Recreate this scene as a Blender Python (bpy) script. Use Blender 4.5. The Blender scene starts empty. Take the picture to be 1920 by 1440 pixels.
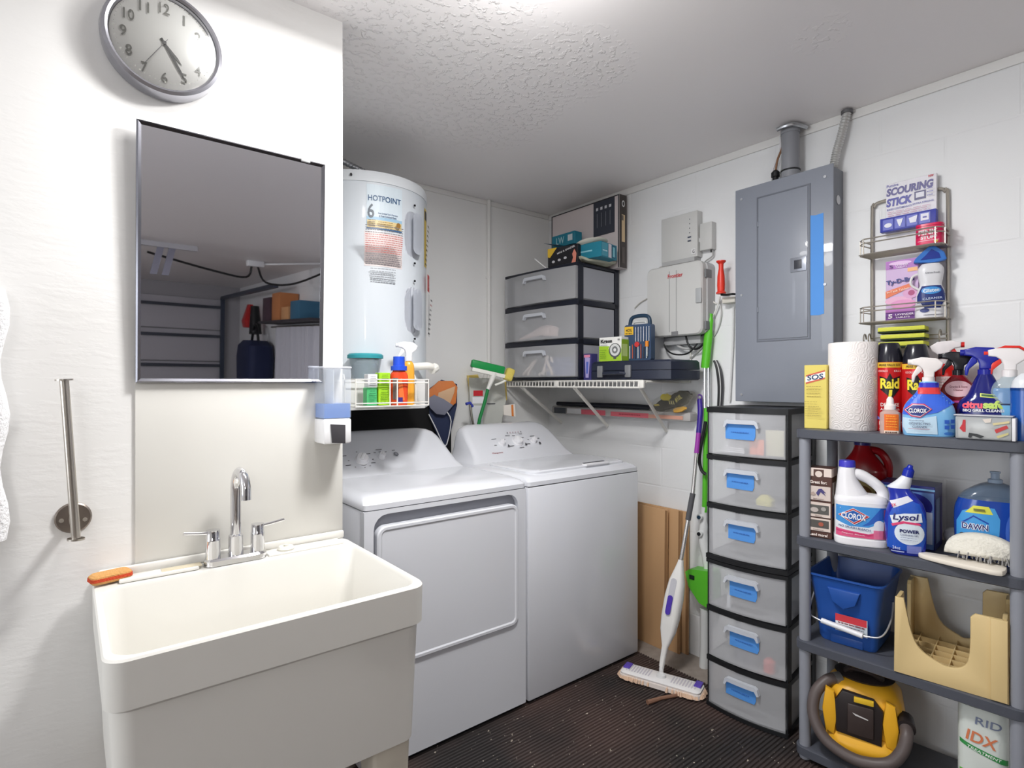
import bpy, bmesh, math, random
from mathutils import Vector, Matrix
C = bpy.context.scene.collection
PI = math.pi
R = math.radians

# ------------------------------------------------------------------ camera, world, lights, exposure
YAW = math.atan2(1330, 1054)
FX, FY = math.cos(YAW), math.sin(YAW)
CAM_Z = 1.335
cam_data = bpy.data.cameras.new('camera')
cam = bpy.data.objects.new('camera', cam_data)
C.objects.link(cam)
cam.location = (0, 0, CAM_Z)
cam.rotation_euler = (PI/2, 0, YAW - PI/2)
cam_data.sensor_fit = 'HORIZONTAL'
cam_data.sensor_width = 36
cam_data.lens = 36*1054/1920
cam_data.shift_y = -2/1920
cam_data.clip_start = 0.02
bpy.context.scene.camera = cam

w = bpy.data.worlds.new('world')
bpy.context.scene.world = w
w.use_nodes = True
w.node_tree.nodes['Background'].inputs[0].default_value = (0.8, 0.88, 1, 1)
w.node_tree.nodes['Background'].inputs[1].default_value = 0.3
vs = bpy.context.scene.view_settings
vs.view_transform = 'Standard'
vs.look = 'None'
vs.exposure = 0.17
vs.gamma = 1

def area(name, loc, size, power, color=(1, 1, 1), rot=(0, 0, 0), shape='RECTANGLE', sy=None):
    l = bpy.data.lights.new(name, 'AREA')
    l.energy = power; l.color = color; l.shape = shape; l.size = size
    if sy: l.size_y = sy
    o = bpy.data.objects.new(name, l)
    C.objects.link(o); o.location = loc; o.rotation_euler = rot
    return o
LAMP = (0.42, 1.25, 2.34)
LAMP2 = (0.88, 1.02, 2.34)
def point(name, loc, r, power, color):
    l = bpy.data.lights.new(name, 'POINT'); l.energy = power; l.color = color; l.shadow_soft_size = r
    o = bpy.data.objects.new(name, l); C.objects.link(o); o.location = loc; return o
area('ceiling_lamp_light', (LAMP[0], LAMP[1], 2.325), .26, 4.5, (1, .99, .98), shape='DISK')
area('ceiling_lamp_light', (LAMP2[0], LAMP2[1], 2.325), .26, 24, (1, .99, .98), shape='DISK')
point('ceiling_lamp_glow', (LAMP2[0], LAMP2[1], 2.20), .07, 4.6, (1, .985, .97))
point('fill_glow', (-0.9, -0.5, 2.18), .15, 7, (1, .985, .97))  # unseen fill light added to brighten the room
point('fill_glow', (-1.5, -3.4, 2.12), .15, 44, (1, .99, .98))  # unseen fill light added to brighten the garage in the mirror
area('window_daylight', (-2.93, .95, 1.4), 1.4, 30, (.90, .95, 1), rot=(0, R(-90), 0), sy=1.1)

# ------------------------------------------------------------------ helpers
def ux(u, x):
    """y of the vertical line seen at column u where it meets the plane at x"""
    r = (u - 960)/1054
    return x*(FY - r*FX)/(FX + r*FY)
def uy(u, y):
    r = (u - 960)/1054
    return y*(FX + r*FY)/(FY - r*FX)

def lin(c):
    return tuple(((v/255)/12.92 if v/255 <= .04045 else ((v/255 + .055)/1.055)**2.4) for v in c)
_M = {}
def M(c, rough=.45, metal=0, alpha=1, trans=0, bump=0, bscale=60, coat=0, ior=1.45, emit=0, var=0):
    key = (tuple(c), rough, metal, alpha, trans, bump, bscale, coat, ior, emit, var)
    if key in _M: return _M[key]
    m = bpy.data.materials.new('material')
    m.use_nodes = True
    nt = m.node_tree; p = nt.nodes['Principled BSDF']
    col = lin(c) + (1,)
    p.inputs['Base Color'].default_value = col
    p.inputs['Roughness'].default_value = rough
    p.inputs['Metallic'].default_value = metal
    p.inputs['Alpha'].default_value = alpha
    p.inputs['Transmission Weight'].default_value = trans
    p.inputs['IOR'].default_value = ior
    p.inputs['Coat Weight'].default_value = coat
    if emit:
        p.inputs['Emission Color'].default_value = col
        p.inputs['Emission Strength'].default_value = emit
    if bump or var:
        tc = nt.nodes.new('ShaderNodeTexCoord')
        n = nt.nodes.new('ShaderNodeTexNoise')
        n.inputs['Scale'].default_value = bscale; n.inputs['Detail'].default_value = 4
        nt.links.new(tc.outputs['Object'], n.inputs['Vector'])
        if bump:
            b = nt.nodes.new('ShaderNodeBump')
            b.inputs['Strength'].default_value = bump; b.inputs['Distance'].default_value = .004
            nt.links.new(n.outputs['Fac'], b.inputs['Height'])
            nt.links.new(b.outputs['Normal'], p.inputs['Normal'])
        if var:
            r = nt.nodes.new('ShaderNodeMixRGB'); r.blend_type = 'MIX'
            r.inputs[1].default_value = tuple(k*(1-var) for k in col[:3]) + (1,)
            r.inputs[2].default_value = tuple(min(1, k*(1+var)) for k in col[:3]) + (1,)
            nt.links.new(n.outputs['Fac'], r.inputs[0]); nt.links.new(r.outputs[0], p.inputs['Base Color'])
    _M[key] = m
    return m

WHITE = M((236, 236, 238), .4)
ENAMEL = M((226, 228, 234), .22, coat=.3)
CHROME = M((225, 225, 228), .08, 1)
STEEL = M((190, 184, 176), .3, 1)
BLACK = M((22, 23, 26), .45)
CREAM = M((232, 230, 224), .35)

def thing(name, label, cat, loc=(0, 0, 0), rz=0, group=None, rx=0, ry=0):
    o = bpy.data.objects.new(name, None); C.objects.link(o)
    o.empty_display_size = .05
    o.location = loc; o.rotation_euler = (R(rx), R(ry), R(rz))
    o['label'] = label; o['category'] = cat
    if group: o['group'] = group
    return o
def tag(o, label, cat, group=None, kind=None):
    o['label'] = label; o['category'] = cat
    if group: o['group'] = group
    if kind: o['kind'] = kind
    return o

def nb(): return bmesh.new()
def obj(name, bm, mat, parent=None, smooth=True, ang=35, loc=None, rz=None, lab=None):
    bmesh.ops.recalc_face_normals(bm, faces=bm.faces[:])
    if smooth:
        for f in bm.faces: f.smooth = True
        a = R(ang)
        for e in bm.edges:
            if len(e.link_faces) == 2 and e.calc_face_angle(0) > a: e.smooth = False
    me = bpy.data.meshes.new(name)
    bm.to_mesh(me); bm.free()
    for m in (mat if isinstance(mat, (list, tuple)) else [mat]): me.materials.append(m)
    o = bpy.data.objects.new(name, me); C.objects.link(o)
    if parent: o.parent = parent
    if loc: o.location = loc
    if rz is not None: o.rotation_euler = (0, 0, R(rz))
    if lab: o['label'] = lab
    return o
def struct(name, bm, mat, parent=None, **k):
    o = obj(name, bm, mat, parent, **k)
    if not parent: o['kind'] = 'structure'
    return o

def box(bm, x0, y0, z0, x1, y1, z1, bev=0, seg=2, mi=0):
    v = [bm.verts.new(p) for p in [(x0,y0,z0),(x1,y0,z0),(x1,y1,z0),(x0,y1,z0),(x0,y0,z1),(x1,y0,z1),(x1,y1,z1),(x0,y1,z1)]]
    fs = [bm.faces.new([v[i] for i in f]) for f in [(0,3,2,1),(4,5,6,7),(0,1,5,4),(1,2,6,5),(2,3,7,6),(3,0,4,7)]]
    for f in fs: f.material_index = mi
    if bev:
        es = list({e for f in fs for e in f.edges})
        bmesh.ops.bevel(bm, geom=es, offset=bev, segments=seg, affect='EDGES', profile=.5, material=-1)
    return bm
def cbox(bm, cx, cy, cz, sx, sy, sz, bev=0, seg=2, mi=0):
    return box(bm, cx-sx/2, cy-sy/2, cz-sz/2, cx+sx/2, cy+sy/2, cz+sz/2, bev, seg, mi)
def cutx(bm, x0, x1, n):
    for k in range(1, n):
        bmesh.ops.bisect_plane(bm, geom=bm.verts[:]+bm.edges[:]+bm.faces[:], plane_co=(x0+(x1-x0)*k/n, 0, 0), plane_no=(1, 0, 0), dist=1e-6)
    return bm
def ring(bm, pts): return [bm.verts.new(p) for p in pts]
def loftr(bm, rings, cap0=True, cap1=True, closed=False, mi=0):
    vs_ = [ring(bm, r) for r in rings]
    n = len(vs_[0]); m = len(vs_)
    for i in range(m if closed else m-1):
        a, b = vs_[i], vs_[(i+1) % m]
        for k in range(n):
            f = bm.faces.new((a[k], a[(k+1) % n], b[(k+1) % n], b[k])); f.material_index = mi
    if not closed:
        if cap0: bm.faces.new(vs_[0][::-1]).material_index = mi
        if cap1: bm.faces.new(vs_[-1]).material_index = mi
    return bm
def rr(cx, cy, hx, hy, r, z, n=4):
    r = min(r, hx*.999, hy*.999); p = []
    for (sx, sy, a0) in ((1,1,0),(-1,1,90),(-1,-1,180),(1,-1,270)):
        for k in range(n+1):
            a = R(a0 + 90*k/n)
            p.append((cx + sx*(hx-r) + r*math.cos(a), cy + sy*(hy-r) + r*math.sin(a), z))
    return p
def loft(bm, secs, **k):
    """secs: (z, hx, hy, r[, cx, cy]) rounded rectangles stacked upward"""
    return loftr(bm, [rr(*( (s[4], s[5]) if len(s) > 4 else (0, 0)), s[1], s[2], s[3], s[0]) for s in secs], **k)
def lathe(bm, prof, n=32, cx=0, cy=0, z0=0, sx=1, sy=1, mi=0):
    rings = []
    for (r, z) in prof:
        r = max(r, 1e-5)
        rings.append([(cx + sx*r*math.cos(2*PI*k/n), cy + sy*r*math.sin(2*PI*k/n), z0 + z) for k in range(n)])
    return loftr(bm, rings, mi=mi)
def smoothpts(pts, per=6, closed=False):
    P = [Vector(p) for p in pts]; n = len(P); out = []
    for i in range(n if closed else n-1):
        if closed: a, b, c, d = P[i-1], P[i], P[(i+1) % n], P[(i+2) % n]
        else: a, b, c, d = P[max(i-1, 0)], P[i], P[i+1], P[min(i+2, n-1)]
        for k in range(per):
            t = k/per
            out.append(.5*((2*b) + (c-a)*t + (2*a-5*b+4*c-d)*t*t + (3*b-a-3*c+d)*t**3))
    if not closed: out.append(P[-1])
    return out
def tube(bm, pts, r, n=8, smooth=0, closed=False, mi=0, sq=1):
    P = smoothpts(pts, smooth, closed) if smooth else [Vector(p) for p in pts]
    N = len(P); rings = []; up = None
    for i, p in enumerate(P):
        if closed: t = (P[(i+1) % N] - P[i-1])
        else: t = (P[min(i+1, N-1)] - P[max(i-1, 0)])
        t = t.normalized() if t.length > 1e-9 else Vector((0, 0, 1))
        if up is None:
            up = Vector((0, 0, 1)) if abs(t.z) < .9 else Vector((0, 1, 0))
        up = (up - t*up.dot(t))
        up = up.normalized() if up.length > 1e-6 else t.orthogonal().normalized()
        s = t.cross(up)
        rad = r[i*len(r)//N] if isinstance(r, (list, tuple)) else r
        rings.append([tuple(p + rad*(math.cos(2*PI*k/n)*s*sq + math.sin(2*PI*k/n)*up)) for k in range(n)])
    return loftr(bm, rings, closed=closed, mi=mi)
def cyl(bm, p0, p1, r, r1=None, n=20, mi=0):
    p0, p1 = Vector(p0), Vector(p1); t = (p1-p0).normalized()
    s = t.orthogonal().normalized(); q = t.cross(s); r1 = r if r1 is None else r1
    return loftr(bm, [[tuple(p + rad*(math.cos(2*PI*k/n)*s + math.sin(2*PI*k/n)*q)) for k in range(n)] for p, rad in ((p0, r), (p1, r1))], mi=mi)
def prism(bm, pts, y0, y1, bev=0, seg=2, axis='y', mi=0):
    """outline in (x,z) swept along y (or (x,y) along z, (y,z) along x)"""
    def q(a, b, d): return (a, d, b) if axis == 'y' else ((a, b, d) if axis == 'z' else (d, a, b))
    A = ring(bm, [q(a, b, y0) for a, b in pts]); B = ring(bm, [q(a, b, y1) for a, b in pts]); n = len(pts)
    f0 = bm.faces.new(A[::-1]); f1 = bm.faces.new(B); fs = [f0, f1]
    for k in range(n): fs.append(bm.faces.new((A[k], A[(k+1) % n], B[(k+1) % n], B[k])))
    for f in fs: f.material_index = mi
    bmesh.ops.recalc_face_normals(bm, faces=fs)
    if bev:
        bmesh.ops.bevel(bm, geom=list(f0.edges) + list(f1.edges), offset=bev, segments=seg, affect='EDGES', profile=.5, material=-1)
    return bm
def xf(bm, mat): bmesh.ops.transform(bm, matrix=mat, verts=bm.verts[:]); return bm
def ell(cx, cz, rx, rz, n=28): return [(cx + rx*math.cos(2*PI*k/n), cz + rz*math.sin(2*PI*k/n)) for k in range(n)]
def rrect(cx, cz, hx, hz, r, n=4): return [(p[0], p[1]) for p in rr(cx, cz, hx, hz, r, 0, n)]

# -------- labels: flat shapes and lettering laid on a surface y = surf(x, z), in the thing's own frame
_T = {}
def glyphs(s, bold=.0):
    k = (s, bold)
    if k not in _T:
        cu = bpy.data.curves.new('t', 'FONT'); cu.body = s; cu.offset = bold; cu.resolution_u = 3
        o = bpy.data.objects.new('t', cu); me = bpy.data.meshes.new_from_object(o)
        _T[k] = ([tuple(v.co) for v in me.vertices], [tuple(p.vertices) for p in me.polygons])
        bpy.data.objects.remove(o); bpy.data.curves.remove(cu); bpy.data.meshes.remove(me)
    return _T[k]
def put_label(parent, surf, items, name='label', curved=None, eps=.0006, lname='lettering', xform=None):
    """items: ('r',x0,z0,x1,z1,c) ('p',pts,c) ('e',cx,cz,rx,rz,c) ('t',s,cx,cz,w,h,c[,shear,rot,bold])"""
    if not callable(surf):
        yy = surf; surf = lambda x, z: yy
    out = []
    for kind in ('shape', 'text'):
        bm = nb(); mats = []; lay = 0; 
        for it in items:
            lay += 1
            if (it[0] == 't') != (kind == 'text'): continue
            c = it[6] if it[0] == 't' else it[-1]
            m = c if isinstance(c, bpy.types.Material) else M(c, .4)
            if m not in mats: mats.append(m)
            mi = mats.index(m)
            b2 = nb()
            if it[0] == 'r': 
                x0, z0, x1, z1 = it[1:5]; b2.faces.new(ring(b2, [(x0, 0, z0), (x1, 0, z0), (x1, 0, z1), (x0, 0, z1)]))
            elif it[0] == 'p': b2.faces.new(ring(b2, [(a, 0, b) for a, b in it[1]]))
            elif it[0] == 'e': b2.faces.new(ring(b2, [(a, 0, b) for a, b in ell(*it[1:5])]))
            else:
                s, cx, cz, tw, th = it[1:6]; sh = it[7] if len(it) > 7 else 0; ro = it[8] if len(it) > 8 else 0
                V, F = glyphs(s, it[9] if len(it) > 9 else .012)
                if not V: b2.free(); continue
                xs = [v[0] for v in V]; ys = [v[1] for v in V]
                x0, x1, y0, y1 = min(xs), max(xs), min(ys), max(ys)
                vv = []
                for v in V:
                    a = ((v[0]-x0)/(x1-x0+1e-9) - .5)*tw; b = ((v[1]-y0)/(y1-y0+1e-9) - .5)*th
                    a += sh*b; ca, sa = math.cos(R(ro)), math.sin(R(ro))
                    vv.append(b2.verts.new((cx + a*ca - b*sa, 0, cz + a*sa + b*ca)))
                for f in F:
                    try: b2.faces.new([vv[i] for i in f])
                    except ValueError: pass
            if curved:
                bmesh.ops.triangulate(b2, faces=b2.faces[:])
                hw, n = curved
                for k in range(1, n):
                    x = -hw + 2*hw*k/n
                    bmesh.ops.bisect_plane(b2, geom=b2.verts[:] + b2.edges[:] + b2.faces[:], plane_co=(x, 0, 0), plane_no=(1, 0, 0), dist=1e-6)
            if curved:
                zs = [v.co.z for v in b2.verts]; z0, z1 = min(zs), max(zs); m_ = min(int((z1-z0)/.006), 12)
                for k in range(1, m_):
                    bmesh.ops.bisect_plane(b2, geom=b2.verts[:] + b2.edges[:] + b2.faces[:], plane_co=(0, 0, z0 + (z1-z0)*k/m_), plane_no=(0, 0, 1), dist=1e-6)
            for v in b2.verts: v.co.y = surf(v.co.x, v.co.z) - eps*(1 + .6*lay)
            for f in b2.faces: 
                f.normal_update()
                if f.normal.y > 0: f.normal_flip()
            mp = [bm.verts.new(v.co) for v in b2.verts]
            b2.verts.index_update()
            for f in b2.faces: bm.faces.new([mp[v.index] for v in f.verts]).material_index = mi
            b2.free()
        if not len(bm.faces): bm.free(); out.append(None); continue
        if xform: xf(bm, xform)
        me = bpy.data.meshes.new(name if kind == 'shape' else lname); bm.to_mesh(me); bm.free()
        for m in mats: me.materials.append(m)
        o = bpy.data.objects.new(me.name, me); C.objects.link(o)
        par = parent
        if kind == 'text' and out and out[0]: par = out[0]
        o.parent = par
        out.append(o)
    return out
def scrib(x0, x1, z, h, c, seed=0, n=None):
    """a row of small illegible printed words"""
    rnd = random.Random(seed*7 + int(z*1e4)); out = []; x = x0
    while x < x1:
        l = rnd.uniform(.8, 3)*h*1.4; out.append(('r', x, z, min(x + l, x1), z + h, c)); x += l + h*.6
    return out

class Bottle:
    """body lofted from superellipses: prof rows (z, half width, half depth)"""
    def __init__(s, prof, n=2.6, per=4):
        P = smoothpts(prof, per); s.P = [(p.x, max(p.y, .001), max(p.z, .001)) for p in P]; s.n = n
    def ab(s, z):
        P = s.P
        for i in range(len(P)-1):
            if P[i][0] <= z <= P[i+1][0] and P[i+1][0] > P[i][0]:
                t = (z-P[i][0])/(P[i+1][0]-P[i][0]); return P[i][1]*(1-t)+P[i+1][1]*t, P[i][2]*(1-t)+P[i+1][2]*t
        return P[0][1:] if z < P[0][0] else P[-1][1:]
    def surf(s, x, z):
        a, b = s.ab(z); q = min(abs(x)/a, .985)
        return -b*(1-q**s.n)**(1/s.n)
    def make(s, name, mat, parent, k=40):
        rings = []
        for (z, a, b) in s.P:
            r = []
            for i in range(k):
                t = 2*PI*i/k; c, d = math.cos(t), math.sin(t)
                r.append((a*math.copysign(abs(c)**(2/s.n), c), b*math.copysign(abs(d)**(2/s.n), d), z))
            rings.append(r)
        return obj(name, loftr(nb(), rings), mat, parent, ang=50)

# ------------------------------------------------------------------ room shell
def plaster(base, kind):
    m = bpy.data.materials.new(kind); m.use_nodes = True
    nt = m.node_tree; p = nt.nodes['Principled BSDF']; L = nt.links
    p.inputs['Base Color'].default_value = lin(base) + (1,); p.inputs['Roughness'].default_value = .5
    tc = nt.nodes.new('ShaderNodeTexCoord')
    def noise(s, d=3, rough=.5):
        n = nt.nodes.new('ShaderNodeTexNoise'); n.inputs['Scale'].default_value = s
        n.inputs['Detail'].default_value = d; n.inputs['Roughness'].default_value = rough
        L.new(tc.outputs['Object'], n.inputs['Vector']); return n
    def ramp(src, a, b):
        r = nt.nodes.new('ShaderNodeMapRange'); r.inputs['From Min'].default_value = a; r.inputs['From Max'].default_value = b
        L.new(src, r.inputs['Value']); return r
    def math_(op, a, b):
        q = nt.nodes.new('ShaderNodeMath'); q.operation = op
        for i, v in enumerate((a, b)):
            if isinstance(v, (int, float)): q.inputs[i].default_value = v
            else: L.new(v, q.inputs[i])
        return q.outputs[0]
    b = nt.nodes.new('ShaderNodeBump')
    if kind == 'ceiling_paint':
        v = noise(40, 3, .5); blob = ramp(v.outputs['Fac'], .53, .62)
        mask = nt.nodes.new('ShaderNodeTexNoise'); mask.inputs['Scale'].default_value = 1.6; mask.inputs['Detail'].default_value = 3
        mp = nt.nodes.new('ShaderNodeMapping'); mp.inputs['Scale'].default_value = (.75, 1, 1); mp.inputs['Location'].default_value = (.9, .25, 0)
        L.new(tc.outputs['Object'], mp.inputs['Vector']); L.new(mp.outputs[0], mask.inputs['Vector'])
        # the knock-down texture is left on a patch around the corner of the alcove and fades out elsewhere
        ds = nt.nodes.new('ShaderNodeVectorMath'); ds.operation = 'DISTANCE'; ds.inputs[1].default_value = (.95, 1.75, 2.4)
        L.new(tc.outputs['Object'], ds.inputs[0])
        near = ramp(ds.outputs['Value'], .35, .85); near.inputs['To Min'].default_value = .26; near.inputs['To Max'].default_value = -.16
        mk = ramp(math_('ADD', mask.outputs['Fac'], near.outputs[0]), .56, .68)
        h = math_('MULTIPLY', blob.outputs[0], mk.outputs[0])
        b.inputs['Strength'].default_value = .55; b.inputs['Distance'].default_value = .006
        L.new(h, b.inputs['Height'])
    elif kind == 'block_wall':
        sep = nt.nodes.new('ShaderNodeSeparateXYZ'); cb = nt.nodes.new('ShaderNodeCombineXYZ')
        L.new(tc.outputs['Object'], sep.inputs[0]); L.new(sep.outputs[1], cb.inputs[0]); L.new(sep.outputs[2], cb.inputs[1])
        br = nt.nodes.new('ShaderNodeTexBrick'); L.new(cb.outputs[0], br.inputs['Vector'])
        br.inputs['Scale'].default_value = 1; br.inputs['Brick Width'].default_value = .4; br.inputs['Row Height'].default_value = .2
        br.inputs['Mortar Size'].default_value = .006; br.inputs['Mortar Smooth'].default_value = .8
        n = noise(26, 5); n2 = noise(3, 2)
        j = math_('MULTIPLY', br.outputs['Fac'], ramp(n2.outputs['Fac'], .4, .62).outputs[0])
        h = math_('SUBTRACT', math_('MULTIPLY', n.outputs['Fac'], .45), math_('MULTIPLY', j, .5))
        b.inputs['Strength'].default_value = .4; b.inputs['Distance'].default_value = .006
        L.new(h, b.inputs['Height'])
    else:
        n = nt.nodes.new('ShaderNodeTexNoise'); n.inputs['Scale'].default_value = 30; n.inputs['Detail'].default_value = 4
        mp = nt.nodes.new('ShaderNodeMapping'); mp.inputs['Scale'].default_value = (.6, 1, 1.7)
        L.new(tc.outputs['Object'], mp.inputs['Vector']); L.new(mp.outputs[0], n.inputs['Vector'])
        h = ramp(n.outputs['Fac'], .45, .75)
        b.inputs['Strength'].default_value = .10; b.inputs['Distance'].default_value = .004
        L.new(h.outputs[0], b.inputs['Height'])
    L.new(b.outputs[0], p.inputs['Normal'])
    return m
WALLP = plaster((240, 239, 237), 'wall_plaster')
BLOCK = plaster((238, 239, 240), 'block_wall')
CEIL = plaster((246, 243, 243), 'ceiling_paint')
CONC = M((150, 140, 132), .8, bump=.5, bscale=25, var=.25)
WX, BY = 2.413, 2.664
struct('floor', box(nb(), -3, -7.7, -.1, 2.6, 2.8, 0), CONC)
struct('ceiling', box(nb(), -3.1, -7.7, 2.40, 2.6, 2.8, 2.5), CEIL)
struct('wall_right', box(nb(), WX, -7.7, 0, 2.6, 2.8, 2.4), BLOCK)
struct('wall_back', box(nb(), .5, BY, 0, WX, 2.8, 2.4), M((240, 240, 239), .55, bump=.15, bscale=18))
struct('wall_left', box(nb(), -3, 1.612, 0, .639, 2.664, 2.4), WALLP)
struct('wall_side', box(nb(), -3.1, -7.7, 0, -3, 2.8, 2.4), WALLP)
struct('wall_rear', box(nb(), -3, -7.8, 0, WX, -7.7, 2.4), M((170, 168, 172), .6))
PAINT = M((232, 231, 229), .5, bump=.3, bscale=40)
t = struct('window_1', box(nb(), -3.0, .38, .65, -2.96, 1.52, 2.15), M((235, 235, 238), .4))
struct('mirror_shade_panel', box(nb(), .128, 1.606, .885, .637, 1.6118, 1.34, .001), M((224, 222, 216), .45))  # shadow below the mirror, painted in as a greyer panel
struct('trim_1', box(nb(), WX-.008, -3, 2.365, WX, BY, 2.4, .003), PAINT)
struct('trim_2', box(nb(), .64, BY-.008, 2.372, WX-.01, BY, 2.4, .003), PAINT)
bm = nb(); cyl(bm, (1.93, BY-.012, 1.0), (1.93, BY-.012, 2.4), .012); cbox(bm, 1.93, BY-.008, 1.95, .03, .016, .012)
cbox(bm, 1.93, BY-.008, 1.45, .034, .016, .014)
o = obj('conduit_pipe', bm, PAINT); tag(o, 'thin white painted pipe running up the back wall beside the stacked drawers', 'pipe')
# ribbed rubber mat: ridges run along x
MAT = bpy.data.materials.new('rubber_mat'); MAT.use_nodes = True
nt = MAT.node_tree; p_ = nt.nodes['Principled BSDF']; p_.inputs['Roughness'].default_value = .55
tc = nt.nodes.new('ShaderNodeTexCoord')
n1 = nt.nodes.new('ShaderNodeTexNoise'); n1.inputs['Scale'].default_value = 2.2; n1.inputs['Detail'].default_value = 3
n2 = nt.nodes.new('ShaderNodeTexNoise'); n2.inputs['Scale'].default_value = 75; n2.inputs['Detail'].default_value = 1
cr = nt.nodes.new('ShaderNodeValToRGB'); cr.color_ramp.elements[0].color = lin((50, 46, 46)) + (1,); cr.color_ramp.elements[1].color = lin((82, 66, 62)) + (1,)
cr.color_ramp.elements[0].position = .35; cr.color_ramp.elements[1].position = .62
mx = nt.nodes.new('ShaderNodeMixRGB'); rp = nt.nodes.new('ShaderNodeMapRange'); rp.inputs['From Min'].default_value = .735; rp.inputs['From Max'].default_value = .76
mx.inputs[2].default_value = lin((190, 180, 165)) + (1,)
for a, b in ((tc.outputs['Object'], n1.inputs['Vector']), (tc.outputs['Object'], n2.inputs['Vector']), (n1.outputs['Fac'], cr.inputs[0]),
             (n2.outputs['Fac'], rp.inputs['Value']), (rp.outputs[0], mx.inputs[0]), (cr.outputs[0], mx.inputs[1]), (mx.outputs[0], p_.inputs['Base Color'])): nt.links.new(a, b)
bm = nb(); pts = [(-.6, .001)]
y = -.6
while y < 1.86:
    pts += [(y, .011), (y + .0055, .011), (y + .0075, .006), (y + .0125, .006)]; y += .0145
pts += [(y, .001)]
prism(bm, pts, -1.2, 2.21, axis='x')
tag(obj('rubber_mat', bm, MAT, ang=20), 'dark brown ribbed rubber mat covering the floor in front of the washer and dryer', 'mat')

# ------------------------------------------------------------------ garage behind the camera (seen in the mirror)
t = thing('garage_door', 'white sectional garage door with grey horizontal struts, seen in the mirror', 'garage door', (-.3, -7.69, 0))
for k in range(4): obj('panel', box(nb(), -2.3, 0, .02+k*.54, 2.4, .04, .54+k*.54, .006), M((196, 194, 200), .5), t)
for k in range(5): obj('strut', box(nb(), -2.3, .04, .5*k+.06*(k < 1), 2.4, .09, .5*k+.05+.06*(k < 1), .004), M((90, 95, 105), .4, .6), t)
for x in (-2.35, 2.42): obj('track', box(nb(), x-.03, .02, 0, x+.03, .1, 2.2), M((80, 88, 104), .4, .7), t)
obj('track', box(nb(), 2.39, .05, 2.17, 2.46, 3.2, 2.22), M((80, 88, 104), .4, .7), t)
t = thing('ceiling_rail', 'perforated metal opener bracket under the garage ceiling, seen in the mirror', 'bracket', (.6, -3.4, 2.4))
obj('rail', box(nb(), -.35, -.02, -.05, .45, .02, -.001), M((200, 200, 205), .4, .5), t)
obj('hanger', prism(nb(), [(.1, -.05), (.16, -.05), (.1, -.32), (.04, -.32)], -.02, 0), M((150, 150, 165), .4, .5), t)
obj('hanger', prism(nb(), [(.2, -.05), (.26, -.05), (.2, -.32), (.14, -.32)], -.02, 0), M((150, 150, 165), .4, .5), t)
obj('motor_box', box(nb(), -.5, -.1, -.3, -.2, .2, -.05, .02), M((60, 70, 100), .5), t)
t = thing('junction_box', 'white ceiling junction box with drooping black cables, seen in the mirror', 'junction box', (1.73, -3.9, 2.4))
obj('housing', box(nb(), -.09, -.05, -.07, .09, .05, -.001, .01), WHITE, t)
obj('conduit', cyl(nb(), (.09, 0, -.03), (.68, .9, -.03), .012), WHITE, t)
obj('cable', tube(nb(), [(-.04, 0, -.07), (-.1, 0, -.2), (-.45, .1, -.18), (-1.1, .4, -.1)], .012, smooth=5), BLACK, t)
obj('cable', tube(nb(), [(.03, 0, -.07), (.1, .1, -.25), (.35, .4, -.25), (.66, 1.1, -.04)], .012, smooth=5), BLACK, t)
t = thing('wall_shelf', 'dark wall shelf high above the grey curtain, seen in the mirror', 'shelf', (2.28, -4.25, 1.72))
obj('board', box(nb(), -.15, -1.1, 0, .13, 1.1, .03), M((60, 55, 60), .6), t)
obj('curtain_rod', cyl(nb(), (.04, -1.1, -.04), (.04, 1.1, -.04), .012), STEEL, t)
for i, (y, wd, h, c, cn) in enumerate(((-5.35, .35, .32, (80, 60, 70), 'dark maroon crate at the far end'), (-4.9, .35, .36, (200, 130, 80), 'tall orange-brown box in the middle'), (-4.5, .3, .16, (215, 160, 110), 'low tan box'), (-4.1, .35, .22, (60, 110, 140), 'blue-green box nearest the alcove'))):
    o = obj('storage_box', box(nb(), -.12, -wd/2, 0, .12, wd/2, h, .004), M(c, .6), loc=(2.28, y+.3, 1.752)); tag(o, cn + ' of the high garage shelf in the mirror', 'box', 'boxes on the high garage shelf')
bm = nb(); P = []
for k in range(121):
    yy = -5.15 + 1.8*k/120; P.append((2.32 + .035*math.sin(k*.75) + .015*math.sin(k*.31), yy))
P2 = [(a + .006, b) for a, b in P[::-1]]
tag(obj('curtain', prism(bm, P + P2, .05, 1.67, axis='z'), M((200, 200, 208), .7)), 'pale grey pleated curtain hanging under the garage wall shelf, seen in the mirror', 'curtain')
t = thing('hanging_bag', 'dark navy bag hanging on the garage wall beside the door, seen in the mirror', 'bag', (2.22, -5.85, .62))
obj('body', loft(nb(), [(0, .13, .26, .08), (.1, .18, .38, .1), (.6, .18, .44, .1), (.78, .17, .40, .1), (.86, .12, .28, .08)]), M((28, 38, 72), .7), t)
obj('strap', tube(nb(), [(0, -.2, .82), (0, -.05, 1.08), (0, .1, 1.05), (0, .2, .82)], .02, smooth=5), BLACK, t)
t = thing('leaf_blower', 'red and black leaf blower hung above the navy bag, seen in the mirror', 'tool', (2.26, -6.35, 1.68))
obj('motor_housing', loft(nb(), [(0, .08, .12, .05), (.1, .1, .14, .05), (.3, .05, .06, .03), (.36, .03, .08, .02)]), M((190, 40, 40), .4), t)
obj('nozzle', cyl(nb(), (0, .35, -.1), (0, .3, .32), .09, .06), BLACK, t)

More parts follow.
